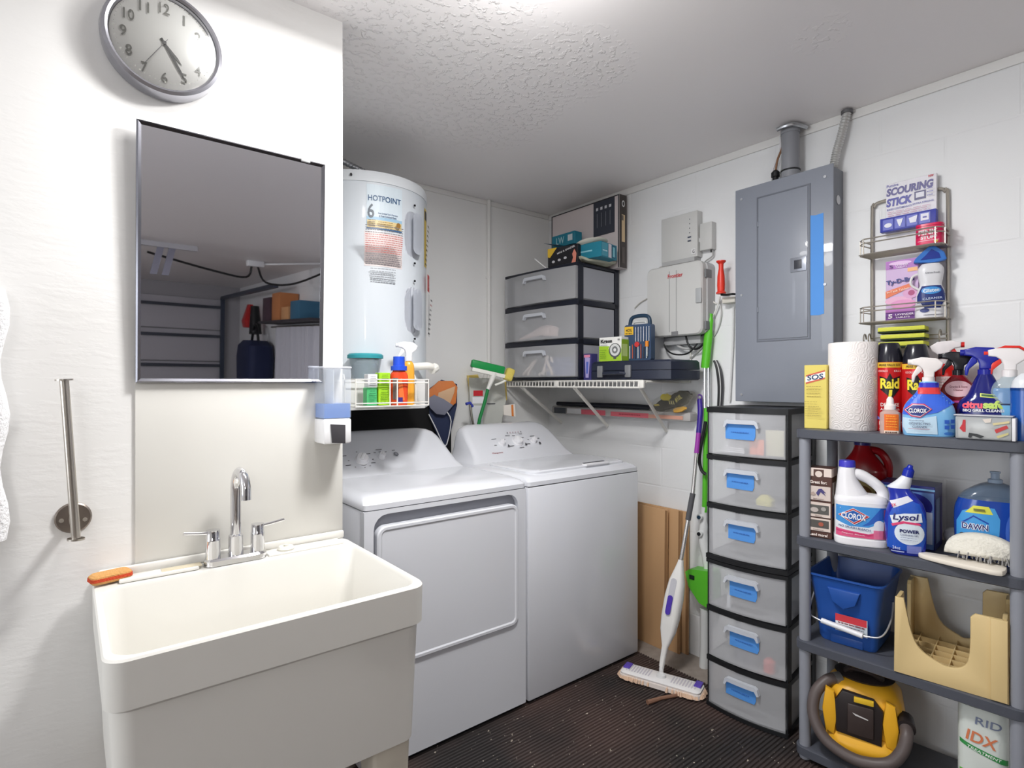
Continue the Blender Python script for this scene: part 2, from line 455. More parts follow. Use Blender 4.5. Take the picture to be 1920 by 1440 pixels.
# ceiling lamps of the room and added fill fixtures (above and behind the camera's view)
for lp_, lb_ in ((LAMP, 'round white ceiling lamp just in front of the alcove corner'), (LAMP2, 'round white ceiling lamp in front of the washer')):
  t = thing('ceiling_lamp', lb_, 'lamp', (lp_[0], lp_[1], 2.4))
  obj('lamp_base', lathe(nb(), [(.0, -.001), (.16, -.001), (.17, -.03), (.15, -.055), (.0, -.055)]), WHITE, t)
for q, (x, y, rz) in enumerate(((-.9, -.5, 30), (-1.5, -3.4, 0))):
    t = thing('fill_light', ('added long white fill light on the ceiling behind the sink', 'added long white fill light farther back on the garage ceiling')[q], 'lamp', (x, y, 2.4), rz)
    obj('added_fill_body', box(nb(), -.62, -.1, -.055, .62, .1, -.001, .01), WHITE, t)  # body made up to go with the added fill light

# ------------------------------------------------------------------ wall clock
t = thing('wall_clock', 'round silver-rimmed wall clock with white dial high on the left wall', 'clock', (.184, 1.612, 2.15))
ry = Matrix.Rotation(PI/2, 4, 'X')    # lathe axis z -> -y
obj('rim', xf(lathe(nb(), [(.118, .0), (.125, .004), (.127, .03), (.124, .046), (.117, .050), (.112, .047), (.1095, .040), (.1095, .02), (.1, .0)], 72), ry), M((165, 165, 172), .25, .85), t)
f = obj('dial', xf(lathe(nb(), [(0, .0), (.1085, .0), (.1085, .034), (0, .034)], 64), ry), M((246, 246, 242), .5), t)
G = (140, 140, 134); it = []
for n in range(1, 13):
    a = R(90 - 30*n); it.append(('t', str(n), .082*math.cos(a), .082*math.sin(a), (.0045 if n == 1 else .013*(1 + .65*(n > 9) - .15*(n == 11))), .025, G, 0, 0, .008))
for n in range(60):
    a = R(6*n); it.append(('e', .101*math.cos(a), .101*math.sin(a), .0011 + .0008*(n % 5 == 0), .0011 + .0008*(n % 5 == 0), G))
put_label(f, -.0342, it, name='minute_marks', lname='numerals')
def hand(name, ang, l, wd, y, c):
    a = R(90-ang); q = Matrix.Rotation(-a, 4, 'Y')
    obj(name, xf(prism(nb(), [(-.012, -wd/2), (l*.7, -wd*.8), (l, 0), (l*.7, wd*.8), (-.012, wd/2)], y, y+.0012), q), M(c, .4), t)
hand('hour_hand', 138, .055, .004, -.0370, (110, 110, 108)); hand('minute_hand', 150, .092, .0035, -.0385, (90, 90, 90)); hand('second_hand', 213, .085, .0012, -.040, (150, 150, 150))
obj('hub', xf(lathe(nb(), [(0, .027), (.004, .035), (.004, .0415), (0, .0415)], 16), ry), M((120, 120, 120), .3), t)
GL = bpy.data.materials.new('clock_glass'); GL.use_nodes = True; nt = GL.node_tree
for n in list(nt.nodes): nt.nodes.remove(n)
out = nt.nodes.new('ShaderNodeOutputMaterial'); tr = nt.nodes.new('ShaderNodeBsdfTransparent'); gl = nt.nodes.new('ShaderNodeBsdfGlossy'); gl.inputs['Roughness'].default_value = .12
fr = nt.nodes.new('ShaderNodeFresnel'); fr.inputs['IOR'].default_value = 1.5; mxs = nt.nodes.new('ShaderNodeMixShader')
for a, b in ((fr.outputs[0], mxs.inputs[0]), (tr.outputs[0], mxs.inputs[1]), (gl.outputs[0], mxs.inputs[2]), (mxs.outputs[0], out.inputs[0])): nt.links.new(a, b)
obj('cover_glass', xf(lathe(nb(), [(0, .043), (.1095, .043), (.1095, .044), (0, .044)], 64), ry), GL, t)

# ------------------------------------------------------------------ mirror
t = thing('wall_mirror', 'rectangular mirror in a thin chrome frame hanging over the sink', 'mirror', (.351, 1.606, 1.336), rx=1.9)
hw, hh = .223, .618
def framering(x0, z0, x1, z1, wd, y0, y1):
    def q(i, y): return [(x0+i, y, z0+i), (x1-i, y, z0+i), (x1-i, y, z1-i), (x0+i, y, z1-i)]
    return loftr(nb(), [q(0, y0), q(0, y1+.003), q(wd*.35, y1), q(wd, y1+.004), q(wd, y0)], closed=True)
obj('frame', framering(-hw, 0, hw, hh, .010, 0, -.013), M((112, 112, 118), .25, 1), t, smooth=False)
obj('glass', box(nb(), -hw+.009, -.0085, .009, hw-.009, -.002, hh-.009), M((242, 243, 250), .015, 1), t, lab='reflective glass showing the garage')
obj('corner_clip', box(nb(), .155, -.016, hh-.008, .18, -.002, hh+.004, .002), M((190, 190, 190), .4, .6), t)

# ------------------------------------------------------------------ paper towel bar, towel
t = thing('paper_towel_holder', 'brushed steel upright bar holder screwed to the wall left of the sink', 'towel holder', (.012, 1.612, 1.031))
obj('wall_plate', xf(lathe(nb(), [(0, 0), (.034, 0), (.034, .004), (.031, .007), (0, .007)]), ry), M((150, 140, 132), .35, 1), t)
obj('bar', cyl(nb(), (-.016, -.075, .31), (.004, -.075, -.031), .0085), STEEL, t)
obj('arm', cyl(nb(), (0, -.005, 0), (.002, -.075, 0), .009), STEEL, t)
obj('end_cap', cyl(nb(), (-.016, -.075, .309), (-.0162, -.075, .3125), .016), STEEL, t)
obj('end_cap', cyl(nb(), (.004, -.075, -.035), (.0042, -.075, -.0315), .016), STEEL, t)
for x, z in ((-.021, .003), (.021, .006)): obj('screw', xf(lathe(nb(), [(0, .0071), (.005, .0071), (.0045, .0095), (0, .0095)], 16, x, -z), Matrix.Rotation(PI/2, 4, 'X')), M((225, 220, 210), .25, .9), t)
bm = nb()
rings = []
for k in range(15):
    z = -k/14*.52; fold = .008*math.sin(k*1.1)
    rings.append(rr(0, 0, .095 + fold, .022 + .004*math.sin(k*.9), .02, z, 3))
loftr(bm, rings)
t = thing('hand_towel', 'white terry towel hanging on the wall at the left edge', 'towel', (-.195, 1.57, 1.53))
obj('cloth', bm, M((240, 240, 242), .9, bump=1.0, bscale=160), t)
obj('hook', tube(nb(), [(0, .042, .03), (0, .0, .03), (0, -.025, .0), (0, -.0, -.01)], .005, smooth=4), STEEL, t)

# ------------------------------------------------------------------ utility sink
t = thing('utility_sink', 'deep cream plastic laundry sink standing against the left wall under the mirror', 'sink', (.3425, 1.3595, 0))
hx, hy = .2975, .2465
secs = []
bm = nb()
O = [(.535, hx-.020, hy-.018, .03), (.79, hx-.009, hy-.009, .035), (.797, hx-.001, hy-.001, .035), (.878, hx, hy, .035), (.882, hx-.003, hy-.003, .033), (.883, hx-.007, hy-.007, .03)]
rings = [rr(0, 0, a, b, r, z, 6) for z, a, b, r in O]
I = [(.882, hx-.013, 0), (.875, hx-.016, .003), (.70, hx-.026, .01), (.575, hx-.04, .02), (.555, hx-.06, .04)]
for z, a, d in I: rings.append(rr(0, -.035 + .0, a, hy-.048 - d, .04, z, 6))
loftr(bm, rings)
obj('basin', bm, CREAM, t, ang=28)
bm = nb(); box(bm, -hx+.012, hy-.016, .883, hx-.004, hy-.002, .905, .005); cbox(bm, -.17, hy-.05, .887, .16, .04, .008, .003); cbox(bm, .17, hy-.045, .885, .2, .05, .006, .002)
obj('back_ledge', bm, CREAM, t)
obj('soap_recess', cbox(nb(), -.125, hy-.05, .8905, .085, .026, .004, .002), M((205, 195, 170), .6), t, lab='yellowed soap recess')
for sx in (-1, 1):
    for sy in (-1, 1):
        obj('leg', loftr(nb(), [rr(sx*(hx-.075), sy*(hy-.065), .03, .025, .01, .0115, 3), rr(sx*(hx-.075), sy*(hy-.065), .045, .04, .01, .54, 3)]), M((214, 207, 192), .4), t)
obj('drain', lathe(nb(), [(0, .5555), (.03, .5555), (.03, .558), (.022, .5575), (0, .5565)], 24, 0, -.035), CHROME, t)
put_label(t, -hy+.022, [('t', 'J', hx-.05, .56, .008, .02, (120, 115, 108))], name='moulded_mark', lname='moulded_letter')
obj('supply_pipe', cyl(nb(), (0, .15, .0), (0, .15, .56), .02), WHITE, t)

t = thing('faucet', 'chrome two-handle gooseneck faucet on the back ledge of the sink', 'faucet', (.337, 1.555, .884))
obj('base_plate', loft(nb(), [(0, .073, .024, .022), (.012, .073, .024, .022), (.017, .068, .02, .02)]), CHROME, t)
obj('spout', tube(nb(), [(0, 0, .01), (0, 0, .10), (0, 0, .17), (0, -.006, .205), (.002, -.028, .228), (.004, -.056, .222), (.006, -.072, .198), (.006, -.075, .165)], .0125, 16, smooth=6), CHROME, t)
obj('spout_collar', lathe(nb(), [(0, .012), (.018, .012), (.017, .065), (.0135, .068), (0, .068)], 24), CHROME, t)
for s in (-1, 1):
    h = obj('handle', lathe(nb(), [(0, .014), (.0175, .014), (.0165, .06), (.0165, .064), (.0155, .066), (.0155, .086), (0, .087)], 24, s*.052), CHROME, t)
    obj('lever', tube(nb(), [(s*.052, 0, .078), (s*.085, -.002, .082), (s*.117, -.006, .088)], .0042, 10), CHROME, h)
tag(obj('sink_stopper', lathe(nb(), [(0, 0), (.021, 0), (.022, .004), (.018, .009), (.006, .009), (.006, .013), (0, .013)], 24), M((222, 220, 210), .3), loc=(.462, 1.56, .8885)), 'small round white sink stopper on the ledge right of the faucet', 'stopper')
bm = nb(); loft(bm, [(0, .036, .018, .01), (.006, .04, .021, .012), (.016, .039, .02, .012), (.02, .034, .016, .01)])
t = thing('scrub_sponge', 'orange and tan knitted scrub pad on the left corner of the sink rim', 'sponge', (.078, 1.565, .8875), 12)
obj('pad', bm, M((214, 160, 96), .9, bump=1, bscale=220), t)
obj('red_band', loft(nb(), [(.006, .041, .0215, .012), (.013, .0405, .021, .012)]), M((205, 74, 40), .9, bump=1, bscale=220), t, lab='red-orange middle layer')

# ------------------------------------------------------------------ soap dispenser
t = thing('soap_dispenser', 'clear and white wall soap dispenser with blue liquid at the wall corner', 'soap dispenser', (.594, 1.571, 1.165))
obj('base', box(nb(), -.04, -.04, 0, .04, .04, .07, .006), M((240, 240, 242), .3), t)
obj('push_lever', prism(nb(), [(-.018, .004), (.02, .0), (.02, .052), (-.022, .056)], -.044, -.0395, .001), M((70, 68, 72), .3), t, lab='dark recessed push lever')
obj('tank', box(nb(), -.04, -.038, .0705, .04, .038, .21, .004), M((225, 232, 240), .1, alpha=.28), t)
obj('tank_lid', box(nb(), -.041, -.039, .2105, .041, .039, .216, .002), M((225, 228, 235), .2, alpha=.6), t)
obj('liquid_soap', box(nb(), -.037, -.035, .072, .037, .035, .112), M((96, 150, 232), .2, alpha=.85), t)
obj('divider', box(nb(), -.011, -.034, .072, -.009, .034, .209), M((230, 236, 245), .1, alpha=.5), t)

# ------------------------------------------------------------------ water heater and its platform
struct('trim_3', prism(nb(), [(.64, 2.06), (1.17, 2.06), (1.33, 2.30), (1.34, BY), (.64, BY)], 1.23, 1.35, .003, axis='z'), M((216, 216, 214), .5))
struct('void_shade_board', box(nb(), .64, BY-.03, 0.02, 1.66, BY, 1.228), M((12, 12, 14), .7))  # dark shade under the platform, put in as an added black board
RH = .27
t = thing('water_heater', 'tall white cylindrical water heater on a platform in the alcove behind the dryer', 'water heater', (1.05, 2.385, 1.352), -23.7)
HM = M((214, 220, 226), .3, coat=.2)
obj('tank', lathe(nb(), [(0, 0), (RH, 0), (RH, .80), (0, .80)], 96), HM, t)
obj('top_cap', lathe(nb(), [(0, .8), (RH+.004, .795), (RH+.004, .825), (RH-.002, .84), (RH-.02, .846), (.1, .85), (0, .85)], 96), M((222, 226, 230), .3), t)
obj('rim_screw', cyl(nb(), (-.055, -.268, .815), (-.055, -.277, .815), .005), BLACK, t)
cs = lambda x, z: -math.sqrt(max(RH*RH - x*x, 1e-6))
NV = (44, 84, 128)
it = [('r', .005, .605, .148, .785, (214, 226, 234)), ('r', .005, .605, .148, .655, (160, 196, 220)), ('r', .005, .605, .148, .6105, (60, 100, 140)),
      ('r', .007, .612, .146, .642, (228, 206, 150)),
      ('t', 'HOTPOINT', .077, .73, .132, .023, NV), ('t', '6', .022, .678, .026, .058, (90, 100, 110)),
      ('t', 'Year Limited Tank Warranty', .09, .67, .08, .008, NV), ('t', '6 Year Limited Parts', .09, .66, .07, .008, NV)]
for k in range(4): it += scrib(.012, .04, .616+.006*k, .003, (110, 90, 60), k) + (scrib(.05, .11, .618+.006*k, .0025, (140, 110, 60), k+9) if k < 3 else [])
it.append(('e', .132, .627, .009, .011, (150, 110, 50)))
put_label(t, cs, it, 'rating_label', curved=(.15, 16), eps=.0008)
it = []
it.append(('r', -.004, .455, .148, .595, (226, 214, 212)))
for k in range(19):
    c = (178, 92, 86) if 5 < k < 15 else (110, 104, 108)
    it += scrib(0, .145, .462 + .0068*k, .0032, c, k)
put_label(t, cs, it, 'warning_label', curved=(.15, 16), eps=.0008)
it = []
for k in range(6): it += scrib(.02, .12, .39 + .01*k, .0035, (140, 144, 150), k+30)
put_label(t, cs, it, 'fine_print', curved=(.15, 16), eps=.0008)
Q = Matrix.Rotation(R(46), 4, 'Z')
def curvplate(zl, zh, aw, r0, r1, n=14, rad=.03):
    pts = rrect(0, (zl+zh)/2, aw, (zh-zl)/2, rad, 6); bm = nb()
    f = bm.faces.new(ring(bm, [(a, 0, b) for a, b in pts])); 
    g = bmesh.ops.extrude_face_region(bm, geom=[f]); top = [v for v in g['geom'] if isinstance(v, bmesh.types.BMVert)]
    tv = set(top)
    fl = {v: 1 for v in tv}
    lay = bm.verts.layers.float.new('k')
    for v in bm.verts: v[lay] = 1.0 if v in tv else 0.0
    bmesh.ops.triangulate(bm, faces=bm.faces[:])
    for k in range(1, n):
        bmesh.ops.bisect_plane(bm, geom=bm.verts[:]+bm.edges[:]+bm.faces[:], plane_co=(-aw+2*aw*k/n, 0, 0), plane_no=(1, 0, 0), dist=1e-6)
    for v in bm.verts:
        rad_ = r0 + (r1-r0)*v[lay]; a = v.co.x/RH
        v.co.x = rad_*math.sin(a); v.co.y = -rad_*math.cos(a)
    return bm
for i, z in enumerate((.47, .15)):
    pl = obj('access_panel', xf(curvplate(z, z+.285, .095, RH-.01, RH+.012), Q), M((228, 231, 238), .3), t)
    obj('bulge', xf(curvplate(z+.045, z+.24, .047, RH, RH+.034, rad=.045), Q), M((230, 233, 240), .3), pl)
    obj('bulge_inset', xf(curvplate(z+.055, z+.23, .026, RH+.03, RH+.036, rad=.025), Q), M((212, 216, 224), .35), pl)
    for dz in (.02, .265): obj('screw', xf(cyl(nb(), (.0, -(RH+.01), z+dz), (.0, -(RH+.0145), z+dz), .0045), Q), BLACK, pl)
Q2 = Matrix.Rotation(R(80), 4, 'Z')
it = [('r', -.05, .5, .03, .76, (222, 190, 70)), ('r', -.045, .71, .02, .75, (40, 38, 30))]
for k in range(9): it += scrib(-.04, .02, .51+.021*k, .008, (90, 76, 30), k)
it += [('r', -.05, .39, .03, .465, (190, 40, 44)), ('t', '!', -.02, .43, .008, .04, (250, 240, 240)), ('r', -.05, .19, .03, .38, (232, 232, 232))]
for k in range(8): it += scrib(-.045, .02, .20+.021*k, .008, (70, 70, 76) if k != 6 else (170, 50, 50), k)
put_label(t, cs, it, 'energy_label', curved=(.06, 6), eps=.0008, xform=Q2)
V = obj('drain_valve', xf(tube(nb(), [(0, -.25, .05), (0, -.29, .052), (.02, -.325, .055), (.05, -.33, .05)], .016, 12, smooth=4), Matrix.Rotation(R(48), 4, 'Z')), M((236, 234, 226), .4), t)
obj('valve_knob', xf(lathe(nb(), [(0, 0), (.02, 0), (.022, .01), (.02, .03), (0, .03)], 10, 0, 0), Matrix.Rotation(R(48), 4, 'Z') @ Matrix.Translation((.045, -.33, .04)) @ Matrix.Rotation(R(70), 4, 'Y')), M((240, 238, 230), .4), V)
bm = nb(); P = smoothpts([(-.17, -.1, .96), (-.06, -.06, .93), (.05, -.02, .895), (.1, .0, .85)], 18)
tube(bm, P, [(.011 if i % 2 else .0135) for i in range(len(P))], 12)
obj('flexible_conduit', bm, M((170, 172, 176), .3, .9), t)

# ------------------------------------------------------------------ dryer and washer
def appliance(kind, label, cx):
    t = thing(kind, label, kind, (cx, 2.11, 0))
    W, D = .349, .345
    def ringf(y0, y1, z0, z1, hole):
        out = rrect(0, (z0+z1)/2, W, (z1-z0)/2, .004, 4)
        inn = rrect(*hole, 4)
        q = lambda P, y: [(a, y, b) for a, b in P]
        return loftr(nb(), [q(out, y1), q(out, y0), q(inn, y0), q(inn, y1)], closed=True)
    if kind == 'dryer':
        obj('cabinet', box(nb(), -W, -D+.03, .03, W, D, .905, .006), ENAMEL, t)
        obj('front_frame', ringf(-D, -D+.03, .03, .905, (-.003, .627, .312, .262, .05)), ENAMEL, t)
        obj('recess', box(nb(), -.31, -D+.022, .37, .31, -D+.029, .885), M((150, 152, 160), .35), t, lab='grey recess above the door')
        hz, cz = .243, .607
        def q(i, y): return [(a, y, b) for a, b in rrect(.0, cz, .305-i, hz-i, .035-min(i, .02), 6)]
        obj('door', loftr(nb(), [q(0, -D+.02), q(0, -D-.004), q(.004, -D-.009), q(.013, -D-.009), q(.018, -D-.005), q(.05, -D-.005)]), ENAMEL, t)
        box_ = obj('toe_gap', box(nb(), -W+.01, -D+.015, .012, W-.01, D, .03), BLACK, t)
    else:
        obj('cabinet', box(nb(), -W, -D, .025, W, D, .905, .007), ENAMEL, t)
        obj('toe_gap', box(nb(), -W+.01, -D+.015, .012, W-.01, D, .025), BLACK, t)
    obj('seam', box(nb(), -W+.003, -D+.003, .905, W-.003, D, .908), M((60, 60, 66), .5), t, lab='dark seam under the top')
    obj('top', loft(nb(), [(.908, W, D, .015), (.925, W, D, .015), (.938, W-.006, D-.01, .03), (.948, W-.022, D-.035, .05), (.952, W-.05, D-.07, .06)]), ENAMEL, t)
    prof = [(.94, .335, .05), (.952, .325, .065), (.975, .308, .095), (1.005, .3, .13), (1.045, .293, .18), (1.08, .283, .225), (1.1, .27, .25), (1.112, .245, .268), (1.118, .21, .285)]
    co = obj('control_panel', loft(nb(), [(z, a, (.325-y)/2, .03, 0, (.325+y)/2) for z, a, y in prof]), ENAMEL, t, ang=50)
    tilt = math.atan2(1.08-.975, .225-.095)
    S = Matrix.Translation((0, .095, .975)) @ Matrix.Rotation(tilt - PI/2, 4, 'X')
    N = Matrix.Translation((0, .095, .975)) @ Matrix.Rotation(tilt, 4, 'X')
    def dial(x, s, r, name='dial'):
        h = .02
        bm = lathe(nb(), [(0, -.002), (r, -.002), (r*1.0, .004), (r*.86, .007), (r*.82, h), (r*.75, h+.003), (0, h+.003)], 28)
        cbox(bm, 0, 0, h+.003, r*.5, r*1.35, .010, .003)
        xf(bm, Matrix.Rotation(R(-35), 4, 'Z')); xf(bm, Matrix.Translation((x, s, 0)))
        d = obj(name, xf(bm, N), M((236, 236, 240), .25), co)
        obj('dial_ring', xf(xf(lathe(nb(), [(0, -.003), (r*1.12, -.003), (r*1.14, .0005), (r*.95, .001), (0, .001)], 28), Matrix.Translation((x, s, 0))), N), M((96, 98, 106), .4), d)
        return d
    return t, co, S, N, dial
Kc = (60, 60, 66)
t, co, S, N, dial = appliance('dryer', 'white front-loading dryer beside the sink, half hidden by the wall edge', 1.122)
dial(-.148, .055, .030); dial(-.055, .062, .017)
it = []
for x, z, wd in ((-.215, .085, .02), (-.155, .102, .006), (-.11, .085, .022), (-.215, .03, .022), (-.205, .055, .006), (-.105, .03, .02), (-.1, .05, .008), (-.15, .008, .005), (-.125, .014, .005), (-.19, .014, .005),
                 (-.055, .102, .03), (-.055, .088, .012), (-.03, .085, .012), (-.08, .085, .01), (.01, .09, .014)): it.append(('r', x-wd/2, z, x+wd/2, z+.0032, Kc))
it.append(('e', .014, .068, .011, .012, (110, 112, 120))); it.append(('e', .014, .069, .007, .008, (150, 152, 160)))
put_label(co, -.0006, it, 'printed_marks', xform=S)
t, co, S, N, dial = appliance('washer', 'white top-loading washer standing right of the dryer', 1.835)
dial(0, .085, .030); dial(-.105, .08, .018); dial(.105, .08, .018)
it = [('t', 'Hotpoint', -.165, .02, .065, .013, (150, 40, 50)), ('e', .0, .145, .0, .0, Kc)]
for x, z, wd in ((-.135, .115, .03), (-.075, .108, .02), (0, .128, .02), (.05, .11, .016), (.12, .115, .03), (.15, .095, .015), (-.15, .07, .015), (-.055, .055, .03), (.055, .06, .03), (.0, .038, .03), (.135, .06, .012), (.075, .09, .01), (-.04, .13, .03), (.05, .135, .02)): it.append(('r', x-wd/2, z, x+wd/2, z+.0032, Kc))
for k in range(6): it.append(('e', -.03+.018*k, .150, .003, .004, (190, 150, 160) if k % 5 else Kc))
for x in (-.088, .026, .122): it.append(('p', [(x, .05), (x+.016, .05), (x+.012, .068)], Kc))
put_label(co, -.0006, it, 'printed_marks', xform=S)
def q(i, z): return rr(0, -.145, .30-i, .165-i*.8, .04, z, 6)
lid = obj('lid', loftr(nb(), [q(0, .948), q(0, .956), q(.006, .961), q(.03, .963)]), ENAMEL, t)
bm = nb(); prism(bm, [(.02, -.318), (.17, -.318), (.185, -.30), (.175, -.278), (.03, -.278), (.005, -.30)], .955, .9645, .003, axis='z')
obj('lid_handle', bm, M((236, 236, 240), .3), lid)
obj('handle_gap', box(nb(), .03, -.292, .9645, .165, -.281, .9665), M((70, 72, 78), .4), lid, lab='dark grip slot')

def WZ(u, v, x):
    """(y, z) of the point seen at pixel (u, v) on the plane at x"""
    y = ux(u, x); D = x*FX + y*FY
    return y, CAM_Z + (718 - v)/1054*D
def WZy(u, v, y):
    x = uy(u, y); D = x*FX + y*FY
    return x, CAM_Z + (718 - v)/1054*D
FROST = M((232, 233, 237), .3, alpha=.29)
FROSTH = M((222, 226, 234), .25, alpha=.7)
NAVY = M((24, 28, 42), .4)
WIRE = M((236, 234, 228), .35)
TAPE = M((84, 150, 226), .6)

# ------------------------------------------------------------------ drawer units (local front = -Y)
def arc(w, dep, bow, n=12, y0=0):
    return [(-w/2 + w*k/n, y0 - bow*(1 - (2*k/n - 1)**2)) for k in range(n+1)]
def drawer(t, w, d, z0, z1, bow, hx=0, hw=.12, tape=None, drop=.0):
    F = arc(w, d, bow); B = [(w/2-.012, d), (-w/2+.012, d)]
    outer = F + B
    def sc(s, y): return [(a*s, b + y) for a, b in F] + [(w/2*s-.012, d-.004), (-w/2*s+.012, d-.004)]
    lo = [(a, b, z0+.002) for a, b in outer]; hi = [(a, b, z1) for a, b in outer]
    inn = sc((w-.008)/w, .004)
    r = [[(a, b, z1-.002) for a, b in inn], hi, lo]
    dr = obj('drawer', loftr(nb(), [[(a, b, z0+.006) for a, b in inn]] + r, cap0=True, cap1=True), FROST, t, ang=30)
    # finger lip
    y = lambda x: -bow*(1 - (2*x/w)**2)
    L = []
    zt = z1 - (z1-z0)*.16
    up = [(-hw, zt-.018), (-hw+.012, zt), (hw-.03, zt), (hw, zt-.02)]
    pts = [(hx + a, b) for a, b in up] + [(hx + a, b - .012) for a, b in up[::-1]]
    bm = nb(); P = [(hx-hw, zt-.026), (hx-hw+.006, zt-.004), (hx-hw+.016, zt+.003), (hx+hw-.016, zt+.003), (hx+hw-.006, zt-.004), (hx+hw, zt-.026), (hx+hw-.007, zt-.028), (hx+hw-.016, zt-.013), (hx-hw+.016, zt-.013), (hx-hw+.007, zt-.028)]
    prism(bm, P, -.018, -.0005); cutx(bm, hx-hw, hx+hw, 8)
    for v in bm.verts: v.co.y += y(v.co.x)
    obj('drawer_handle', bm, FROSTH, dr)
    if tape:
        tx, tw, th = tape; bm = nb()
        prism(bm, [(tx-tw/2, zt-.018-th), (tx+tw/2-.006, zt-.019-th), (tx+tw/2, zt-.015-th*.8), (tx+tw/2, zt-.016), (tx-tw/2, zt-.014)], -.0022, -.001); cutx(bm, tx-tw/2, tx+tw/2, 8)
        for v in bm.verts: v.co.y += y(v.co.x)
        tp = obj('tape_label', bm, TAPE, dr, lab='strip of blue painter tape')
        put_label(tp, lambda x, z: y(x) - .0024, scrib(tx-tw*.3, tx+tw*.3, zt-.02-th*.5, .0035, (60, 110, 190), int(z0*100)), name='faint_writing')
    return dr

# three wide drawers on the wire shelf in the corner
t = thing('storage_unit', 'three-drawer translucent storage unit with black frame on the corner wire shelf', 'drawers', (2.035, 2.338, 1.352), -87)
W3, D3, H3 = .565, .345, .607
fr = nb()
for sx in (-1, 1):
    for yy in (.02, D3-.03): box(fr, sx*W3/2 - (.028 if sx > 0 else 0), yy, 0, sx*W3/2 + (.028 if sx < 0 else 0), yy+.035, H3)
for k in range(4): box(fr, -W3/2, .004, k*H3/3 - (.0 if k == 0 else .016), W3/2, D3, k*H3/3 + (.012 if k < 3 else 0), .002)
obj('frame', fr, NAVY, t)
for k in range(3): drawer(t, W3-.01, D3-.02, k*H3/3+.013, (k+1)*H3/3-.018, .022, hx=.0, hw=.085)
bm = nb()
for sx in (1, -1):
    for k in range(3): box(bm, sx*(W3/2-.006), .06, k*H3/3+.02, sx*(W3/2-.003), D3-.035, (k+1)*H3/3-.022)
obj('side_window', bm, M((190, 192, 200), .35, alpha=.6), t)['kind'] = 'stuff'

# six-drawer tower
t = thing('drawer_tower', 'tall six-drawer translucent plastic tower with blue tape labels between the mops and shelving', 'drawers', (2.087, 1.160, .0115), -84.6)
W6, D6 = .318, .30
ZS = [0, .196, .402, .606, .824, 1.022, 1.226]
fr = nb()
P = arc(W6+.004, 0, .022); 
def slab(z0, z1, ex=0): prism(fr, [(a, b-ex) for a, b in P] + [(W6/2, D6), (-W6/2, D6)], z0, z1, axis='z')
for k, z in enumerate(ZS):
    if k == 0: slab(0, .014, .003)
    elif k == 6: slab(z-.022, z)
    elif k == 3: slab(z-.018, z-.003, .003); slab(z+.0, z+.018, .006)
    else: slab(z-.010, z+.008)
for sx in (-1, 1): 
    box(fr, sx*W6/2 - (.004 if sx > 0 else 0), .005, 0, sx*W6/2 + (.004 if sx < 0 else 0), .04, 1.22)
    box(fr, sx*W6/2 - (.004 if sx > 0 else 0), D6-.04, 0, sx*W6/2 + (.004 if sx < 0 else 0), D6, 1.22)
obj('frame', fr, BLACK, t)
tp = [(-.012, .12, .056), (-.012, .11, .056), (-.006, .108, .056), (.0, .108, .058), (.004, .115, .056), (-.01, .12, .050)]
tp = tp[::-1]
for k in range(6):
    drawer(t, W6-.016, D6-.015, ZS[k] + (.012 if k not in (3,) else .019), ZS[k+1] - (.013 if k != 2 else .02) - (.01 if k == 5 else 0), .020, hx=-.005, hw=.07, tape=tp[k] if k < 6 else None)
tower = t
def inside(name, label, cat, bm, mat, x, y, z, g=None):
    """something lying in a drawer: x, y in the unit's own frame"""
    o = obj(name, bm, mat); o.matrix_world = Matrix.Translation(tower.location) @ Matrix.Rotation(R(-84.6), 4, 'Z') @ Matrix.Translation((x, y, z))
    loc, rot, _ = o.matrix_world.decompose(); o.location = loc; o.rotation_euler = rot.to_euler()
    tag(o, label, cat, g)
    return o
inside('price_card', 'orange card standing in the top drawer of the tower', 'card', cbox(nb(), 0, 0, .032, .055, .004, .06, .001), M((255, 140, 96), .6), .04, .012, ZS[5]+.0195)
bm = nb()
for k in range(7): tube(bm, [(-.05+.004*k, 0, .004+.0075*k), (0, .003, .005+.0075*k), (.045, 0, .0042+.0075*k)], .0035, 6)
inside('coiled_cable', 'coil of white cord in the top drawer of the tower', 'cord', bm, WHITE, -.055, .015, ZS[5]+.0195)
inside('paper_packet', 'pale yellow packet at the right of the tower top drawer', 'packet', cbox(nb(), 0, 0, .05, .07, .01, .1, .003), M((226, 222, 190), .7), .10, .035, ZS[5]+.0195)
inside('yellow_packet', 'small yellow packet in the second tower drawer', 'packet', loft(nb(), [(0, .03, .02, .01), (.02, .032, .022, .01), (.04, .015, .01, .005)]), M((220, 212, 110), .6), .07, .02, ZS[4]+.0275)
inside('red_lid_jar', 'red round jar at the right of the fifth tower drawer', 'jar', lathe(nb(), [(0, 0), (.022, 0), (.022, .04), (.012, .05), (0, .05)]), M((226, 90, 76), .5), .085, .02, ZS[1]+.0195)
inside('grey_pouch', 'grey pouch behind the tape of the fifth tower drawer', 'pouch', loft(nb(), [(0, .05, .04, .02), (.05, .055, .04, .02), (.09, .03, .02, .01)]), M((120, 122, 134), .6), -.01, .06, ZS[1]+.0195)
inside('clear_bottle', 'small clear bottle lying in the fourth tower drawer', 'bottle', lathe(nb(), [(0, 0), (.008, 0), (.008, .05), (.004, .06), (0, .06)], 12), M((240, 244, 250), .2), -.07, .01, ZS[2]+.0195)

